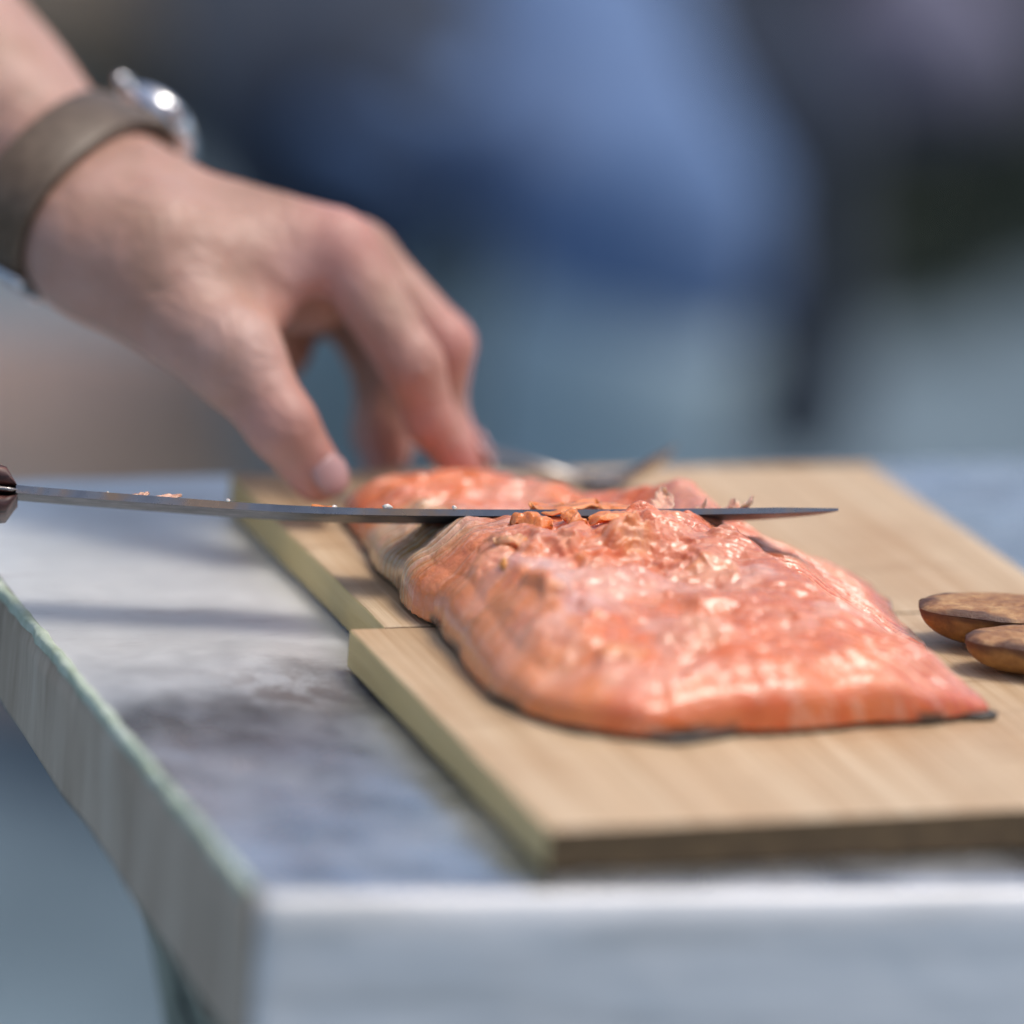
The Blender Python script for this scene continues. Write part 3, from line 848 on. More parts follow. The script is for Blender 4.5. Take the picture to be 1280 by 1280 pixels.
def shred(name, c, L, W, th, curl, rz, col, seed, label, group, cat='flake', lift=0.0):
    """a torn ribbon of flesh: ragged edges, folded along its length, one end lifted"""
    rs = np.random.default_rng(seed); nu, nv = 34, 13
    ca, sa = math.cos(rz), math.sin(rz); top, bot, cl = [], [], []
    ph = rs.uniform(0, 6.28, 4)
    for i in range(nu):
        u = -1 + 2 * i / (nu - 1)
        env = (1 - abs(u) ** 5) ** 0.5
        el = W * env * (0.55 + 0.9 * fbm(np.array([u * 2.4 + seed]), np.array([1.7]), seed, 3)[0]); er = W * env * (0.55 + 0.9 * fbm(np.array([u * 2.4 - seed]), np.array([8.2]), seed + 3, 3)[0])
        bend = W * 0.5 * math.sin(u * 2.1 + ph[0])
        for j in range(nv):
            v = -1 + 2 * j / (nv - 1); y = (el if v < 0 else er) * v + bend; x = u * L / 2 + 0.12 * L * (fbm(np.array([v * 2 + seed]), np.array([u * 2]), seed + 5, 2)[0] - .5)
            nz = fbm(np.array([u * 2.0 + seed]), np.array([v * 1.1]), seed + 7, 2)[0]
            z = 0.5 * curl * (abs(v) ** 1.6) * (0.4 + 0.8 * nz) + lift * max(0.0, u) ** 1.5 + th * 1.2 * (nz - .4)
            t_ = 1.5 * th * (0.12 + 0.88 * (1 - abs(v) ** 2.5) * env)
            P_ = np.array([c[0] + ca * x - sa * y, c[1] + sa * x + ca * y, c[2] + z])
            top.append(P_ + [0, 0, t_]); bot.append(P_); cl.append(np.array(col) * (0.8 + 0.5 * nz) + np.array((0.08, 0.07, 0.05)) * abs(v) ** 3)
    V = np.array(top + bot); n = nu * nv; F = []
    for i in range(nu - 1):
        for j in range(nv - 1):
            a = i * nv + j; F.append((a, a + nv, a + nv + 1, a + 1)); F.append((n + a, n + a + 1, n + a + nv + 1, n + a + nv))
    ring = [j for j in range(nv)] + [i * nv + nv - 1 for i in range(1, nu)] + [(nu - 1) * nv + j for j in range(nv - 2, -1, -1)] + [i * nv for i in range(nu - 2, 0, -1)]
    for k in range(len(ring)):
        a, b = ring[k], ring[(k + 1) % len(ring)]; F.append((a, b, n + b, n + a))
    o = mesh(name, V, F, M['flesh'], colors=np.clip(np.array(cl + cl), 0.01, 0.95))
    tag(o, label, cat, group)
    return o

def on_blade(f, across):
    q = KSH + (KL - KSH) * f
    return spine(q) + KE * across + KNN * 0.0010
gS = 'bits clinging to the knife blade'
BLZ = math.atan2(-0.0547, 0.2097)
OR, PK = (.76, .21, .03), (.80, .40, .26)
for i, (f, ac, L, W, cu, lf, cc, lb) in enumerate((
        (0.150, .003, .0045, .0014, .0012, .0005, PK, 'small pale salmon shred on the bare blade, nearest the dark handle'),
        (0.182, .004, .0075, .0016, .0012, .0008, PK, 'longer pale salmon shred on the blade beside the smallest one'),
        (0.372, .003, .0060, .0012, .0005, .0, OR, 'thin orange salmon shred on the blade near the thumb'))):
    shred('salmon_shred', on_blade(f, ac), L, W, .0005, cu, BLZ, cc, 50 + i, lb, 'salmon shreds on the bare blade', 'salmon shred', lf)
for i, (f, ac, s_) in enumerate(((0.11, .001, .0003), (0.255, -.0002, .0004), (0.385, .003, .0006), (0.448, .001, .0008), (0.53, -.0003, .0005), (0.69, .004, .0006), (0.655, .004, .0007))):
    c = on_blade(f, ac); c[2] += s_ * 0.6
    flake('salt_grain', c, (s_ * 1.2, s_ * 1.0, s_), M['salt'], 80 + i, 'white salt grain stuck on the knife blade', 'salt grains on the knife', cat='salt', spiky=0.25)
# slices pushed up on and behind the blade
for i, (f, ac, L, W, th, cu, lf, rz, cc, lb) in enumerate((
        (0.668, .006, .0190, .0046, .0014, .0030, .0010, .05, OR, 'curled orange salmon sliver lying along the blade with salt grains'),
        (0.735, .007, .0170, .0042, .0012, .0022, .0004, -.10, OR, 'thin orange salmon sliver on the blade beside the pale pink flake'),
        (0.782, .007, .0085, .0038, .0010, .0046, .0030, .6, PK, 'upright pale pink salmon flake standing on the blade'),
        (0.835, .007, .0028, .0011, .0006, .0016, .0030, .2, PK, 'tiny pointed pink salmon shred standing alone on the blade'),
        (0.868, .007, .0045, .0016, .0006, .0024, .0026, .3, PK, 'small pink salmon shred on the blade, next to the ruffled one'),
        (0.884, .008, .0062, .0022, .0006, .0038, .0028, -.5, PK, 'ruffled pale salmon shred on the blade, farthest from the handle'))):
    shred('salmon_flake', on_blade(f, ac), L, W, th, cu, BLZ + rz, cc, 120 + i, lb, 'salmon flakes on the blade', 'flake', lf)
# loose torn pieces on the fillet in front of the blade, of the same flesh
for i, (x, y, L, W, th, cu, rz, cc, lb) in enumerate((
        (.0400, .1560, .0140, .0040, .0022, .0018, -.5, OR, 'orange torn salmon chunk wedged under the blade middle'),
        (.0510, .1530, .0110, .0036, .0022, .0016, -.9, OR, 'bright orange salmon chunk against the blade beside the wedged one'),
        (.0600, .1475, .0180, .0034, .0016, .0012, -.2, OR, 'long orange salmon strip lying on the fillet below the blade'),
        (.0310, .1450, .0130, .0040, .0018, .0022, .15, (.70, .32, .14), 'folded pale orange salmon piece on the silvery membrane'),
        (.0235, .1300, .0036, .0020, .0014, .0004, .3, (.76, .28, .03), 'small round orange blob on the pale left flank'))):
    shred('salmon_chunk', (x, y, flesh_top(x, y) - 0.0014), L * 0.8, W * 0.85, th, cu, rz, cc, 160 + i, lb, 'torn pieces on the fillet', 'salmon piece')

# ------------------------------------------------------------------ potatoes
def potato(cx, cy, lx, ly, dz, rz, seed, label):
    root = empty('potato_half', (cx, cy, BZ))
    tag(root, label, 'potato', 'roasted potato halves')
    na, nr = 72, 18; ca, sa = math.cos(rz), math.sin(rz)
    top = dz
    def pt(a, r, z):
        wob = 1 + 0.05 * math.sin(2 * a + seed) + 0.04 * math.sin(3 * a + 2 * seed) + 0.02 * math.sin(7 * a + seed)
        x, y = lx * r * wob * math.cos(a), ly * r * wob * math.sin(a)
        return (cx + ca * x - sa * y, cy + sa * x + ca * y, BZ + z)
    V, Cc = [], []
    for j in range(nr):
        r = j / (nr - 1)
        for i in range(na):
            a = 2 * math.pi * i / na
            nz = fbm(np.array([r * math.cos(a) * 4 + seed]), np.array([r * math.sin(a) * 4]), seed, 3)[0]
            z = top + 0.0012 * (1 - r ** 2) + (nz - .5) * 0.0012 - 0.0012 * max(0, (r - 0.88) / 0.12) ** 2
            V.append(pt(a, r, z)); Cc.append(np.clip((r - 0.80 + (nz - .5) * .5) / 0.14, 0, 1) * 0.85)
    F = [(j * na + i, (j + 1) * na + i, (j + 1) * na + (i + 1) % na, j * na + (i + 1) % na) for j in range(nr - 1) for i in range(na)]
    mesh('cut_face', V, F, M['potato_top'], root, colors=np.repeat(np.array(Cc)[:, None], 3, 1))
    V, Cc = [], []
    for j in range(nr):
        q = j / (nr - 1)
        ang = q * math.pi / 2 * 0.93
        r = 1.0 * math.cos(ang) ** 0.7; z = (top - 0.0012) * (1 - math.sin(ang) / math.sin(math.pi / 2 * 0.93)) + 0.0002
        for i in range(na):
            a = 2 * math.pi * i / na
            nz = fbm(np.array([math.cos(a) * 3 + seed]), np.array([math.sin(a) * 3 + q * 3]), seed + 4, 3)[0]
            V.append(pt(a, r * (1 + 0.04 * (nz - .5)), z)); Cc.append(np.clip((0.16 - q + (nz - .5) * .3) / 0.12, 0, 1) * 0.8 + 0.5 * max(0, q - .8) / .2)
    F = [(j * na + i, (j + 1) * na + i, (j + 1) * na + (i + 1) % na, j * na + (i + 1) % na) for j in range(nr - 1) for i in range(na)]
    F.append(tuple((nr - 1) * na + i for i in range(na)))
    mesh('peel', V, F, M['potato_skin'], root, colors=np.repeat(np.clip(np.array(Cc), 0, 1)[:, None], 3, 1))
potato(0.1660, 0.1200, 0.0270, 0.0125, 0.0112, -0.30, 1, 'long roasted potato half with charred end beside the salmon')
potato(0.1635, 0.0970, 0.0205, 0.0112, 0.0100, -0.26, 2, 'smaller roasted potato half lying in front of the long one')

# ------------------------------------------------------------------ fork
def build_fork():
    root = empty('fork', (0.104, 0.27, BZ))
    tag(root, 'steel table fork with upturned tines behind the salmon', 'fork')
    hp = [(0.056, 0.322, BZ + 0.0042), (0.063, 0.3155, BZ + 0.0045), (0.071, 0.308, BZ + 0.0045), (0.088, 0.291, BZ + 0.0036), (0.1015, 0.274, BZ + 0.0024)]
    V, F = tube(hp, [0.0055, 0.0048, 0.0035, 0.0024, 0.0028], 12, 0.45)
    mesh('handle', V, F, M['forksteel'], root)
    d = np.array([0.70, -0.72, 0]); d /= np.linalg.norm(d); sd_ = np.array([-d[1], d[0], 0])
    base = np.array([0.1015, 0.274, BZ + 0.0022])
    bw = []
    V = []; nb = 8
    for i in range(nb):
        q = i / (nb - 1); p = base + d * 0.013 * q + np.array([0, 0, 0.0002 - 0.001 * math.sin(q * 2.2) + 0.0035 * q * q]); wd = 0.0028 + (0.0098 - 0.0028) * math.sin(q * math.pi / 2)
        for k in range(9):
            s = -1 + 2 * k / 8
            V.append(p + sd_ * wd * s + np.array([0, 0, 0.0014 * s * s]))
    F = [(i * 9 + k, (i + 1) * 9 + k, (i + 1) * 9 + k + 1, i * 9 + k + 1) for i in range(nb - 1) for k in range(8)]
    bowl = o = mesh('bowl', V, F, M['forksteel'], root); so = o.modifiers.new('s', 'SOLIDIFY'); so.thickness = 0.0014; so.offset = 0
    for k in range(4):
        s = (-1 + 2 * k / 3) * 0.0084
        pts = [base + d * (0.0125 + 0.011 * q) + sd_ * s + np.array([0, 0, 0.0030 + 0.0105 * q ** 1.15 - 0.001 * math.sin(q * 3)]) for q in np.linspace(0, 1, 7)]
        V, F = tube(pts, [0.0013, 0.0013, 0.0013, 0.0012, 0.0011, 0.0009, 0.0005], 8, 0.8)
        mesh('tine', V, F, M['forksteel'], bowl)
build_fork()

# ------------------------------------------------------------------ the hand
J = {
    'elbow': (-0.113, 0.6136, 0.9824), 'fore': (-0.0858, 0.4082, 0.8832), 'foreb': (-0.0588, 0.3667, 0.8539),
    'wr': (-0.0366, 0.3318, 0.8329), 'wr2': (-0.0321, 0.3448, 0.8303), 'fore2': (-0.080, 0.4233, 0.8817),
    'ib': (-0.0212, 0.3132, 0.8349), 'im': (0.027, 0.2821, 0.8299), 'ip': (0.0437, 0.2605, 0.8021), 'id': (0.05, 0.2599, 0.7859), 'it': (0.061, 0.2594, 0.7725),
    'mb': (-0.0174, 0.3302, 0.83), 'mm': (0.0386, 0.298, 0.8236), 'mp': (0.0603, 0.282, 0.8021), 'md': (0.0611, 0.2843, 0.7814), 'mt': (0.068, 0.2801, 0.7690),
    'rb': (-0.0142, 0.3448, 0.8235), 'rm': (0.0452, 0.3145, 0.8129), 'rp': (0.0589, 0.3087, 0.7892), 'rd': (0.0535, 0.3055, 0.772), 'rt': (0.0541, 0.3035, 0.7640),
    'pb': (-0.0121, 0.3548, 0.8151), 'pm': (0.0466, 0.3281, 0.8011), 'pp': (0.0561, 0.323, 0.7817), 'pd': (0.0536, 0.3171, 0.7663), 'pt': (0.0551, 0.3125, 0.7585),
    'tc': (-0.0369, 0.3051, 0.8252), 'tm': (-0.0082, 0.2621, 0.8042), 'ti': (0.0023, 0.2466, 0.7886), 'tt': (0.0128, 0.245, 0.7747),
    'web1': (-0.0217, 0.2926, 0.8255), 'web2': (0.0033, 0.2797, 0.8143), 'web3': (0.0174, 0.2822, 0.8257),
    'hyp1': (-0.0171, 0.3442, 0.8105), 'hyp2': (0.0234, 0.327, 0.7901), 'palm1': (-0.0139, 0.323, 0.818), 'palm2': (0.0275, 0.3073, 0.8112),
}
J = {k: tuple(np.array(v) - RGT * 0.0028) for k, v in J.items()}
def lerp(a, b, t): return tuple(np.array(J[a]) * (1 - t) + np.array(J[b]) * t)
def mm(v): return v / 1000.0
HAND = [  # a, ra, b, rb (mm), blend (mm)
    ('elbow', 43, 'fore', 33, 12), ('fore', 31, 'foreb', 24, 12), ('foreb', 24, 'wr', 20.0, 12), ('fore2', 30, 'wr2', 20.0, 12),
    ('wr', 19.5, 'ib', 14.5, 14), ('wr2', 19.5, 'mb', 15, 14), ('wr2', 19, 'rb', 15, 14), ('wr2', 18.5, 'pb', 14, 14),
    ('ib', 14.5, 'im', 10.3, 9), ('mb', 14.5, 'mm', 10.3, 9), ('rb', 14, 'rm', 9.6, 9), ('pb', 13.5, 'pm', 8.8, 9),
    ('palm1', 19, 'palm2', 12, 10), ('hyp1', 18, 'hyp2', 12, 9),
    ('wr', 18.5, 'tc', 18.0, 12), ('tc', 18.5, 'tm', 13.6, 12), ('web1', 18, 'web2', 10, 11), ('web1', 16, 'web3', 8, 9),
    ('tm', 12.6, 'ti', 9.8, 4), ('ti', 9.6, 'tt', 8.0, 3),
    ('im', 10.4, 'ip', 8.8, 4), ('ip', 8.9, 'id', 7.5, 2.5), ('id', 7.5, 'it', 6.5, 2.5),
    ('mm', 10.2, 'mp', 8.9, 4), ('mp', 9.1, 'md', 7.6, 2.5), ('md', 8.0, 'mt', 7.2, 2.5),
    ('rm', 9.6, 'rp', 8.8, 4), ('rp', 8.8, 'rd', 7.6, 2.5), ('rd', 7.6, 'rt', 6.8, 2.5),
    ('pm', 8.8, 'pp', 7.8, 4), ('pp', 7.8, 'pd', 6.8, 2.5), ('pd', 6.8, 'pt', 6.0, 2.5),
]
FINGER = {'i': 0, 'm': 1, 'r': 2, 'p': 3, 't': 4}
def hand_sdf(P):
    body = np.full(len(P), 9.0)
    fing = {}
    for (a, ra, b, rb, k) in HAND:
        dd = rcone(P, J[a], J[b], mm(ra), mm(rb))
        # fingers past the knuckle stay apart from each other
        if len(a) == 2 and len(b) == 2 and a[0] == b[0] and a[0] in FINGER and b[1] in 'pdti' and a[1] in 'mpdi':
            fing.setdefault(a[0], []).append((dd, k))
        else:
            body = smin(body, dd, mm(k)) if body.min() < 8 else dd
    # extensor tendons and knuckle caps
    for a, b in (('ib', 'im'), ('mb', 'mm')):
        pa = np.array(lerp(a, b, .35)) + UPV * mm(9.2) - FWD * mm(1); pb = np.array(J[b]) + UPV * mm(7.6)
        body = smin(body, rcone(P, pa, pb, mm(3.0), mm(3.4)), mm(3.5))
    out = body
    for key, lst in fing.items():
        f = lst[0][0]
        for dd, k in lst[1:]: f = smin(f, dd, mm(k))
        out = smin(out, f, mm(3.2 if key != 't' else 5))
    return out
def build_hand():
    pts = np.array(list(J.values()))
    lo = pts.min(0) - 0.048; hi = pts.max(0) + 0.048
    # fine lattice round the hand, cut just above the watch is avoided: one lattice for all
    lo2 = np.array([-0.15, 0.228, 0.745]); hi2 = np.array([0.085, 0.66, 1.04])
    V, Q = surface_nets(hand_sdf, lo2, hi2, 0.00185)
    V = smooth_mesh(V, Q, 3, 0.5)
    # skin is redder at the fingertips, knuckles and thumb joint
    red = np.zeros(len(V))
    for key, rad, am in (('it', 14, .8), ('id', 12, .55), ('mt', 14, .8), ('tt', 13, .75), ('ti', 12, .6), ('ip', 12, .35), ('mp', 12, .8), ('im', 14, .7), ('rt', 14, .6), ('pt', 14, .6), ('web2', 12, .4), ('web3', 14, .35)):
        red = np.maximum(red, am * np.exp(-(np.linalg.norm(V - np.array(J[key]), axis=1) / mm(rad)) ** 2))
    o = mesh('person', V, Q, M['skin'], colors=np.repeat(red[:, None], 3, 1), origin=(-0.0372, 0.333, 0.75))
    tag(o, 'bare left hand and forearm reaching in, pinching the salmon end', 'person')
    # nails
    def nail(tip, prev, nrm, L, W, rad, name='fingernail'):
        tip = np.array(tip); ax = tip - np.array(prev); ax /= np.linalg.norm(ax)
        nrm = np.array(nrm, float); nrm -= ax * (nrm @ ax); nrm /= np.linalg.norm(nrm); sx = np.cross(ax, nrm)
        V = []; nu, nv = 11, 11
        for i in range(nu):
            u = -1 + 2 * i / (nu - 1)
            for j in range(nv):
                v = -1 + 2 * j / (nv - 1)
                # rounded-square outline
                uu = u * math.sqrt(1 - 0.32 * v * v); vv = v * math.sqrt(1 - 0.32 * u * u)
                a = vv * W / (2 * rad)
                V.append(tip + ax * (uu * L / 2 + 0.001) + (nrm * math.cos(a) + sx * math.sin(a)) * (rad + 0.0004 - 0.0010 * max(0, uu) ** 2 - 0.0012 * max(0, abs(u) + abs(v) - 1.3)))
        F = [(i * nv + j, (i + 1) * nv + j, (i + 1) * nv + j + 1, i * nv + j + 1) for i in range(nu - 1) for j in range(nv - 1)]
        n = mesh(name, V, F, M['nail'], o); so = n.modifiers.new('s', 'SOLIDIFY'); so.thickness = 0.0009; so.offset = -1
        return n
    nail(lerp('ti', 'tt', .95), J['ti'], -FWD * 0.85 + RGT * 0.35 + UPV * 0.25, 0.0105, 0.0104, 0.0081)
    nail(J['it'], J['id'], RGT * 0.8 + UPV * 0.55 + FWD * .2, 0.009, 0.009, 0.0067)
    nail(J['mt'], J['md'], RGT * 0.8 + UPV * 0.5 + FWD * .3, 0.010, 0.010, 0.0073)
    return o
build_hand()

# ------------------------------------------------------------------ wristwatch
def build_watch():
    wr = (np.array(J['wr']) + np.array(J['wr2'])) / 2; fo = (np.array(J['foreb']) + np.array(J['wr2']) + (np.array(J['foreb']) - np.array(J['wr']))) / 2
    ax = np.array(J['wr']) - np.array(J['foreb']); ax /= np.linalg.norm(ax)
    hd_ = np.array(J['im']) - np.array(J['wr']); hd_ /= np.linalg.norm(hd_)
    ax = ax * 0.62 + hd_ * 0.45; ax /= np.linalg.norm(ax)
    cen = wr + ax * 0.0015
    e1 = UPV * 0.68 + RGT * 0.36 + FWD * 0.62; e1 -= ax * (e1 @ ax); e1 /= np.linalg.norm(e1)       # towards the case
    e2 = np.cross(ax, e1)
    # find the arm surface along each direction
    def radius(a, s, extra):
        dirv = math.cos(a) * e1 + math.sin(a) * e2
        ts = np.linspace(0.012, 0.06, 120)
        P = cen + ax * s + ts[:, None] * dirv
        v = hand_sdf(P)
        k = np.argmax(v > 0)
        return ts[k] + extra, dirv
    root = empty('wristwatch', tuple(cen - np.array([0, 0, 0.03])))
    tag(root, 'steel wristwatch on brown leather strap round the wrist', 'watch')
    na = 72; W = 0.0105; th = 0.0024
    prof = [(-1, 0), (-0.96, 0.8), (-0.8, 1), (0, 1.08), (0.8, 1), (0.96, 0.8), (1, 0), (0.9, -0.25), (-0.9, -0.25)]
    V = []
    base = [max(radius(2 * math.pi * i / na, s, 0.0)[0] for s in (-0.009, 0, 0.009)) for i in range(na)]
    base = np.array(base)
    for _ in range(4): base = 0.5 * base + 0.25 * (np.roll(base, 1) + np.roll(base, -1))
    for i in range(na):
        a = 2 * math.pi * i / na; dirv = math.cos(a) * e1 + math.sin(a) * e2
        ws = W * (1 - 0.10 * (1 - math.cos(a)) / 2)
        for (p, q) in prof: V.append(cen + ax * p * ws + dirv * (base[i] + 0.0007 + q * th))
    m = len(prof)
    F = [(i * m + j, ((i + 1) % na) * m + j, ((i + 1) % na) * m + (j + 1) % m, i * m + (j + 1) % m) for i in range(na) for j in range(m)]
    strap = mesh('strap', V, F, M['leather'], root)
    # case: lathe disc on the back of the wrist
    top = cen + e1 * (base[0] + 0.0012) - ax * 0.002
    def lathe(prof_, mat, name, par, ns=48):
        V = []; 
        for (r, h) in prof_:
            for k in range(ns):
                a = 2 * math.pi * k / ns
                V.append(top + e1 * h + r * (math.cos(a) * ax + math.sin(a) * e2))
        F = [(i * ns + k, i * ns + (k + 1) % ns, (i + 1) * ns + (k + 1) % ns, (i + 1) * ns + k) for i in range(len(prof_) - 1) for k in range(ns)]
        F += [tuple(range(ns))[::-1], tuple((len(prof_) - 1) * ns + k for k in range(ns))]
        return mesh(name, V, F, mat, par)
    case = lathe([(0.0125, -0.001), (0.0140, 0.0005), (0.0146, 0.0028), (0.0146, 0.0050), (0.0137, 0.0064), (0.0126, 0.0070)], M['watchsteel'], 'case', root)
    lathe([(0.0124, 0.0068), (0.0122, 0.0077), (0.0100, 0.0082), (0.006, 0.0085)], M['watchglass'], 'crystal', case)
    for sx in (-1, 1):
        for sy in (-1, 1):
            p0 = top + e2 * sy * 0.0110 + ax * sx * 0.0092 + e1 * 0.0030; p1 = p0 + e2 * sy * 0.0075 - e1 * 0.0042
            V, F = tube([p0, (p0 + p1) / 2 + e1 * 0.0008, p1], [0.0024, 0.0021, 0.0015], 10)
            mesh('lug', V, F, M['watchsteel'], case)
    pc = top - ax * 0.0146 + e1 * 0.0038
    V, F = tube([pc + ax * 0.001, pc - ax * 0.0045], 0.0027, 16); mesh('crown', V, F, M['watchsteel'], case)
    # buckle and keeper on the palm side
    for nm, ang, mat in (('buckle', R_(172), 'watchsteel'), ('buckle', R_(190), 'watchsteel')):
        i = int(ang / (2 * math.pi) * na) % na; dirv = math.cos(ang) * e1 + math.sin(ang) * e2
        p = cen + dirv * (base[i] + 0.0042)
        V, F = tube([p - ax * 0.012, p - ax * 0.006, p + ax * 0.006, p + ax * 0.012], 0.0012, 10); mesh(nm, V, F, M[mat], strap)
build_watch()

# ------------------------------------------------------------------ background: seated person, bench, logs, bundles, shrubs
def seated_person():
    K1 = (0.765, 1.87, 0.46); K2 = (0.62, 2.06, 0.48); H1 = (0.82, 2.28, 0.53); H2 = (0.68, 2.34, 0.53)
    A1 = (0.725, 1.90, 0.10); A2 = (0.74, 2.34, 0.10); T1 = (0.75, 1.74, 0.045); T2 = (0.72, 2.18, 0.045)
    pel = (0.78, 2.36, 0.56); ch = (0.74, 2.62, 0.92); nk = (0.73, 2.66, 1.12); hd = (0.72, 2.64, 1.24)
    S1 = (0.93, 2.62, 1.02); S2 = (0.55, 2.66, 1.02); E1 = (1.00, 2.50, 0.76); E2 = (0.56, 2.58, 0.74); W1 = (0.88, 2.26, 0.70); W2 = (0.70, 2.38, 0.70)
    def jeans(P):
        d = rcone(P, pel, (0.76, 2.34, 0.66), .165, .16)
        for H, K, A in ((H1, K1, A1), (H2, K2, A2)):
            leg = smin(rcone(P, H, K, .108, .082), rcone(P, K, A, .080, .062), .02)
            d = smin(d, leg, .04)
        return d + 0.004 * np.sin(P[:, 2] * 90 + 3 * np.sin(P[:, 0] * 20))
    V, Q = surface_nets(jeans, (0.4, 1.65, 0.02), (1.15, 2.6, 0.9), 0.012)
    root_o = None
    def body(P):
        d = rcone(P, pel, ch, .14, .15)
        d = smin(d, rcone(P, ch, nk, .12, .055), .05)
        for S, E, Wr in ((S1, E1, W1), (S2, E2, W2)):
            d = smin(d, rcone(P, ch, S, .10, .068), .05); d = smin(d, rcone(P, S, E, .062, .046), .03); d = smin(d, rcone(P, E, Wr, .044, .030), .02)
            hp = np.array(Wr) + np.array([0, -.07, -.03]); d = smin(d, rcone(P, Wr, hp, .030, .034), .02)
        for H, K, A, T in ((H1, K1, A1, T1), (H2, K2, A2, T2)):
            d = smin(d, rcone(P, H, K, .09, .06), .04); d = smin(d, rcone(P, K, A, .06, .045), .03); d = smin(d, rcone(P, A, T, .045, .035), .03)
        d = smin(d, rcone(P, nk, hd, .052, .085), .03); d = smin(d, rcone(P, hd, np.array(hd) + [0.0, -0.01, .05], .078, .086), .02)
        f = np.array([0.05, -.999, 0])
        d = smin(d, rcone(P, np.array(hd) + f * .085 + [0, 0, .03], np.array(hd) + f * .103 + [0, 0, -.005], .008, .014), .012)
        for s in (-1, 1): d = smin(d, rcone(P, np.array(hd) + np.array([s * .084, 0, .02]), np.array(hd) + np.array([s * .09, .012, -.012]), .014, .01), .01)
        for s in (-1, 1): d = np.maximum(d, -(np.linalg.norm(P - (np.array(hd) + f * .094 + [s * .032, 0, .034]), axis=1) - .013))
        return d
    V2, Q2 = surface_nets(body, (0.38, 1.6, -0.01), (1.12, 2.95, 1.45), 0.013)
    o = mesh('person', V2, Q2, M['skin'], origin=(0.78, 2.36, 0.0), colors=np.zeros((len(V2), 3)))
    tag(o, 'blurred person in blue jeans sitting with bent knees behind the table', 'person')
    mesh('jeans', V, Q, M['denim'], o)
    def jacket(P):
        d = rcone(P, (0.78, 2.36, .62), ch, .165, .17); d = smin(d, rcone(P, ch, nk, .135, .075), .05)
        for S, E, Wr in ((S1, E1, W1), (S2, E2, W2)):
            d = smin(d, rcone(P, ch, S, .11, .085), .05); d = smin(d, rcone(P, S, E, .08, .062), .03); d = smin(d, rcone(P, E, Wr, .06, .045), .02)
        d = smin(d, rcone(P, (0.70, 2.34, .55), (0.62, 2.08, .48), .14, .105), .05)
        d = smin(d, rcone(P, (0.86, 2.30, .60), (0.96, 2.13, .48), .09, .06), .04); d = smin(d, rcone(P, (0.96, 2.13, .48), (1.01, 2.14, .25), .055, .045), .03)
        return np.maximum(d, P[:, 2] - 1.15)
    V, Q = surface_nets(jacket, (0.3, 1.8, 0.12), (1.2, 3.0, 1.2), 0.015); mesh('jacket', V, Q, M['shirt'], o)
    def hair(P):
        d = rcone(P, np.array(hd) + [0, .022, .05], np.array(hd) + [0, .03, .0], .094, .088)
        return np.maximum(d, -(P[:, 1] - (hd[1] - 0.055)))
    V, Q = surface_nets(hair, (0.5, 2.45, 1.05), (0.95, 2.9, 1.5), 0.01); mesh('hair', V, Q, M['hair'], o)
    for A, T, K in ((A1, T1, K1), (A2, T2, K2)):
        def boot(P):
            d = smin(rcone(P, A, np.array(A) + (np.array(K) - np.array(A)) * 0.74, .062, .092), rcone(P, (A[0], A[1] + .02, .05), T, .05, .045), .03)
            return np.maximum(d, 0.003 - P[:, 2])
        a = np.array(A); V, Q = surface_nets(boot, a - [.2, .34, .11], a + [.2, .2, .36], 0.012); mesh('boot', V, Q, M['boot'], o)
seated_person()

def bench():
    root = empty('bench', (0.8, 2.5, 0)); tag(root, 'dark low wooden bench under the seated person', 'bench')
    def box(name, lo, hi):
        V = [(x, y, z) for z in (lo[2], hi[2]) for (x, y) in ((lo[0], lo[1]), (hi[0], lo[1]), (hi[0], hi[1]), (lo[0], hi[1]))]
        F = [(3, 2, 1, 0), (4, 5, 6, 7), (0, 1, 5, 4), (1, 2, 6, 5), (2, 3, 7, 6), (3, 0, 4, 7)]
        return bevel(mesh(name, V, F, M['darkwood'], root, smooth=False), 0.006)
    box('seat', (0.66, 2.24, 0.36), (1.02, 2.38, 0.40)); box('seat', (0.66, 2.40, 0.36), (1.02, 2.56, 0.40))
    for x in (0.74, 0.93):
        for y in (2.26, 2.46): box('leg', (x, y, 0), (x + .07, y + .07, 0.36))
bench()

def log_obj(name, p0, p1, r, label, cat, mat, ns=30, nk=18):
    p0, p1 = np.array(p0), np.array(p1); d = p1 - p0; dl = d / np.linalg.norm(d)
    a_ = np.array([0, 0, 1.0]) if abs(dl[2]) < .9 else np.array([1.0, 0, 0]); s = np.cross(dl, a_); s /= np.linalg.norm(s); q = np.cross(s, dl)
    V = []
    for k in range(nk):
        f = k / (nk - 1)
        for j in range(ns):
            a = 2 * math.pi * j / ns
            n = fbm(np.array([math.cos(a) * 2 + 9]), np.array([math.sin(a) * 2 + f * 5]), 13, 2)[0]
            V.append(p0 + d * f + (math.cos(a) * s + math.sin(a) * q) * r * (0.93 + 0.14 * n))
    F = [(k * ns + j, k * ns + (j + 1) % ns, (k + 1) * ns + (j + 1) % ns, (k + 1) * ns + j) for k in range(nk - 1) for j in range(ns)]
    F += [tuple(range(ns))[::-1], tuple((nk - 1) * ns + k for k in range(ns))]
    return tag(mesh(name, V, F, mat), label, cat)
STUMP0, STUMP1 = (0.57, 2.44, 0.0), (0.57, 2.44, 0.215)
log_obj('wooden_stump', STUMP0, STUMP1, 0.17, 'blurred pinkish tan stump low behind the hand and knife handle', 'stump', M['stump'])
log_obj('fallen_log', (0.55, 4.58, 0.14), (1.36, 4.48, 0.14), 0.15, 'blurred beige log lying far behind the wrist', 'log', M['log'])

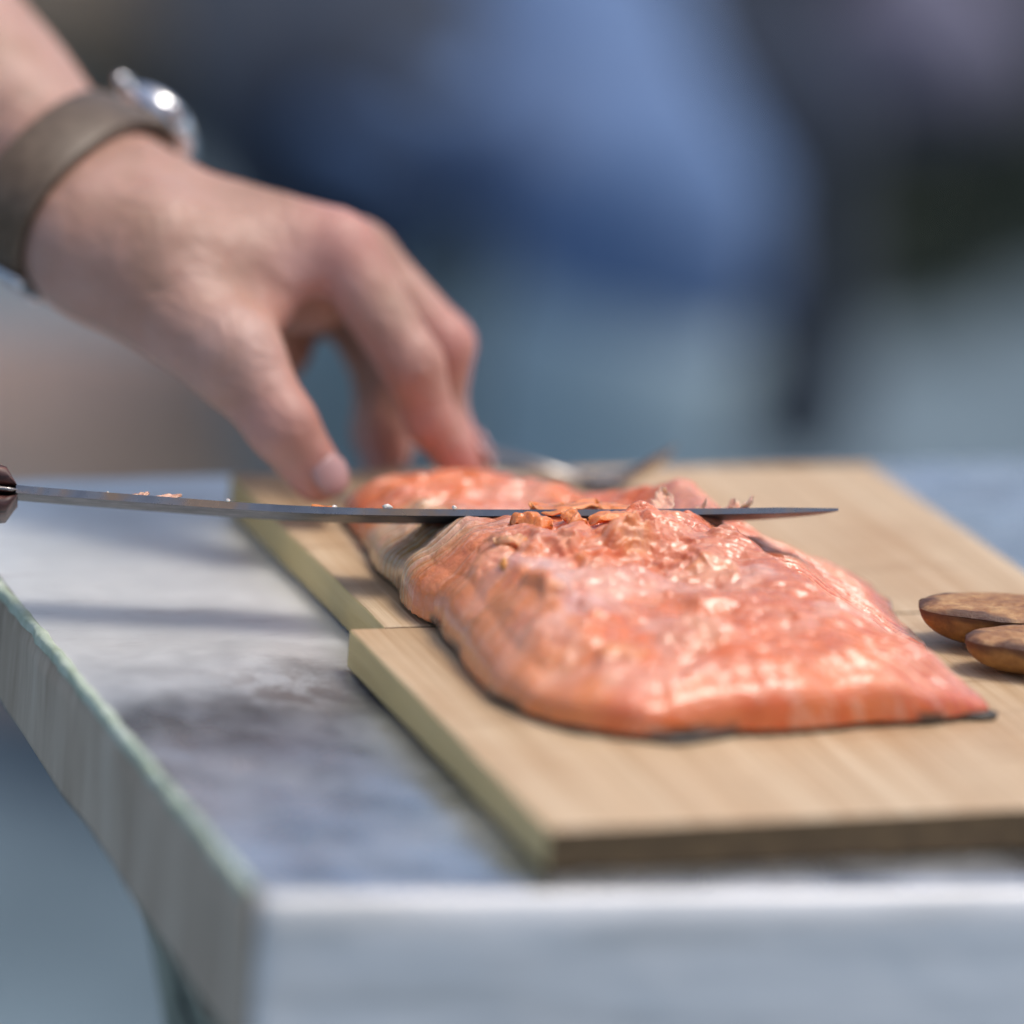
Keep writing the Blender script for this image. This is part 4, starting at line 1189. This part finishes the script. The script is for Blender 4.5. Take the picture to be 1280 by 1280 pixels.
def bundle(name, c, r, label, cat, mat, seed):
    V = []; nu, nv = 40, 24
    for j in range(nv):
        th = math.pi * j / (nv - 1)
        for i in range(nu):
            a = 2 * math.pi * i / nu
            n = fbm(np.array([math.cos(a) * math.sin(th) * 2.2 + seed]), np.array([math.sin(a) * math.sin(th) * 2.2 + math.cos(th) * 2]), seed, 3)[0]
            q = 0.75 + 0.5 * n
            z = math.cos(th) * r[2] * q
            V.append((c[0] + math.sin(th) * math.cos(a) * r[0] * q, c[1] + math.sin(th) * math.sin(a) * r[1] * q, max(0.002, c[2] + z)))
    F = [(j * nu + i, (j + 1) * nu + i, (j + 1) * nu + (i + 1) % nu, j * nu + (i + 1) % nu) for j in range(nv - 1) for i in range(nu)]
    return tag(mesh(name, V, F, mat), label, cat)
bundle('cloth_bag', (2.03, 4.14, 0.12), (0.15, 0.12, 0.16), 'blurred pale lavender cloth bag lying in the dark background', 'bag', M['lavender'], 3)
bundle('rucksack', (2.46, 4.62, 0.16), (0.12, 0.14, 0.18), 'blurred teal green rucksack at the edge of the dark shrubs', 'rucksack', M['teal'], 5)

def shrub(c, r, n, seed, label):
    rs = np.random.default_rng(seed)
    root = empty('shrub', (c[0], c[1], 0)); tag(root, label, 'shrub', 'dark shrubs in the background')
    p = rs.normal(size=(n, 3)); p /= np.linalg.norm(p, axis=1)[:, None]
    p *= (rs.random(n) ** 0.4)[:, None] * (0.75 + 0.5 * rs.random(n))[:, None]
    p = p * np.array(r) + np.array([c[0], c[1], r[2] * 0.85]); p[:, 2] = np.maximum(p[:, 2], 0.02)
    a = rs.normal(size=(n, 3)); a /= np.linalg.norm(a, axis=1)[:, None]; b = rs.normal(size=(n, 3)); b -= a * (a * b).sum(1)[:, None]; b /= np.linalg.norm(b, axis=1)[:, None]
    s = (0.022 + 0.03 * rs.random(n))[:, None]
    V = np.stack([p - a * s, p + b * s * .45, p + a * s, p - b * s * .45], 1).reshape(-1, 3)
    F = np.arange(4 * n).reshape(n, 4)
    fo = mesh('foliage', V, F, M['leaf'], root); fo['kind'] = 'stuff'
    for k in range(5):
        an = rs.uniform(0, 6.28); e = (c[0] + math.cos(an) * r[0] * .6, c[1] + math.sin(an) * r[1] * .6, r[2] * 1.3)
        m_ = ((c[0] + e[0]) / 2 + .03, (c[1] + e[1]) / 2, e[2] * .5)
        V, F = tube([(c[0], c[1], 0), m_, e], [0.02, 0.014, 0.005], 7); mesh('stem', V, F, M['bark'], root)
shrub((1.45, 3.75, 0), (0.15, 0.18, 0.28), 4200, 1, 'dark green shrub directly behind the seated person')
shrub((2.15, 4.60, 0), (0.70, 0.32, 0.55), 9000, 2, 'large dark shrub behind the lavender bag')
shrub((2.75, 4.9, 0), (0.45, 0.35, 0.5), 6000, 3, 'dark shrub beyond the teal rucksack')
shrub((1.35, 4.6, 0), (0.4, 0.3, 0.5), 5000, 6, 'dark shrub standing between the log and the larger shrub')
shrub((1.19, 4.2, 0), (0.13, 0.10, 0.035), 2000, 4, 'low dark green shrub in front of the beige log')
shrub((1.50, 3.50, 0), (0.30, 0.20, 0.06), 4500, 7, 'low dark shrub close by the right coat tail of the seated person')
shrub((1.93, 3.72, 0), (0.34, 0.20, 0.055), 5000, 8, 'low dark shrub in front of the lavender bag')
shrub((2.40, 3.95, 0), (0.34, 0.22, 0.06), 5000, 9, 'low dark shrub in front of the teal rucksack')
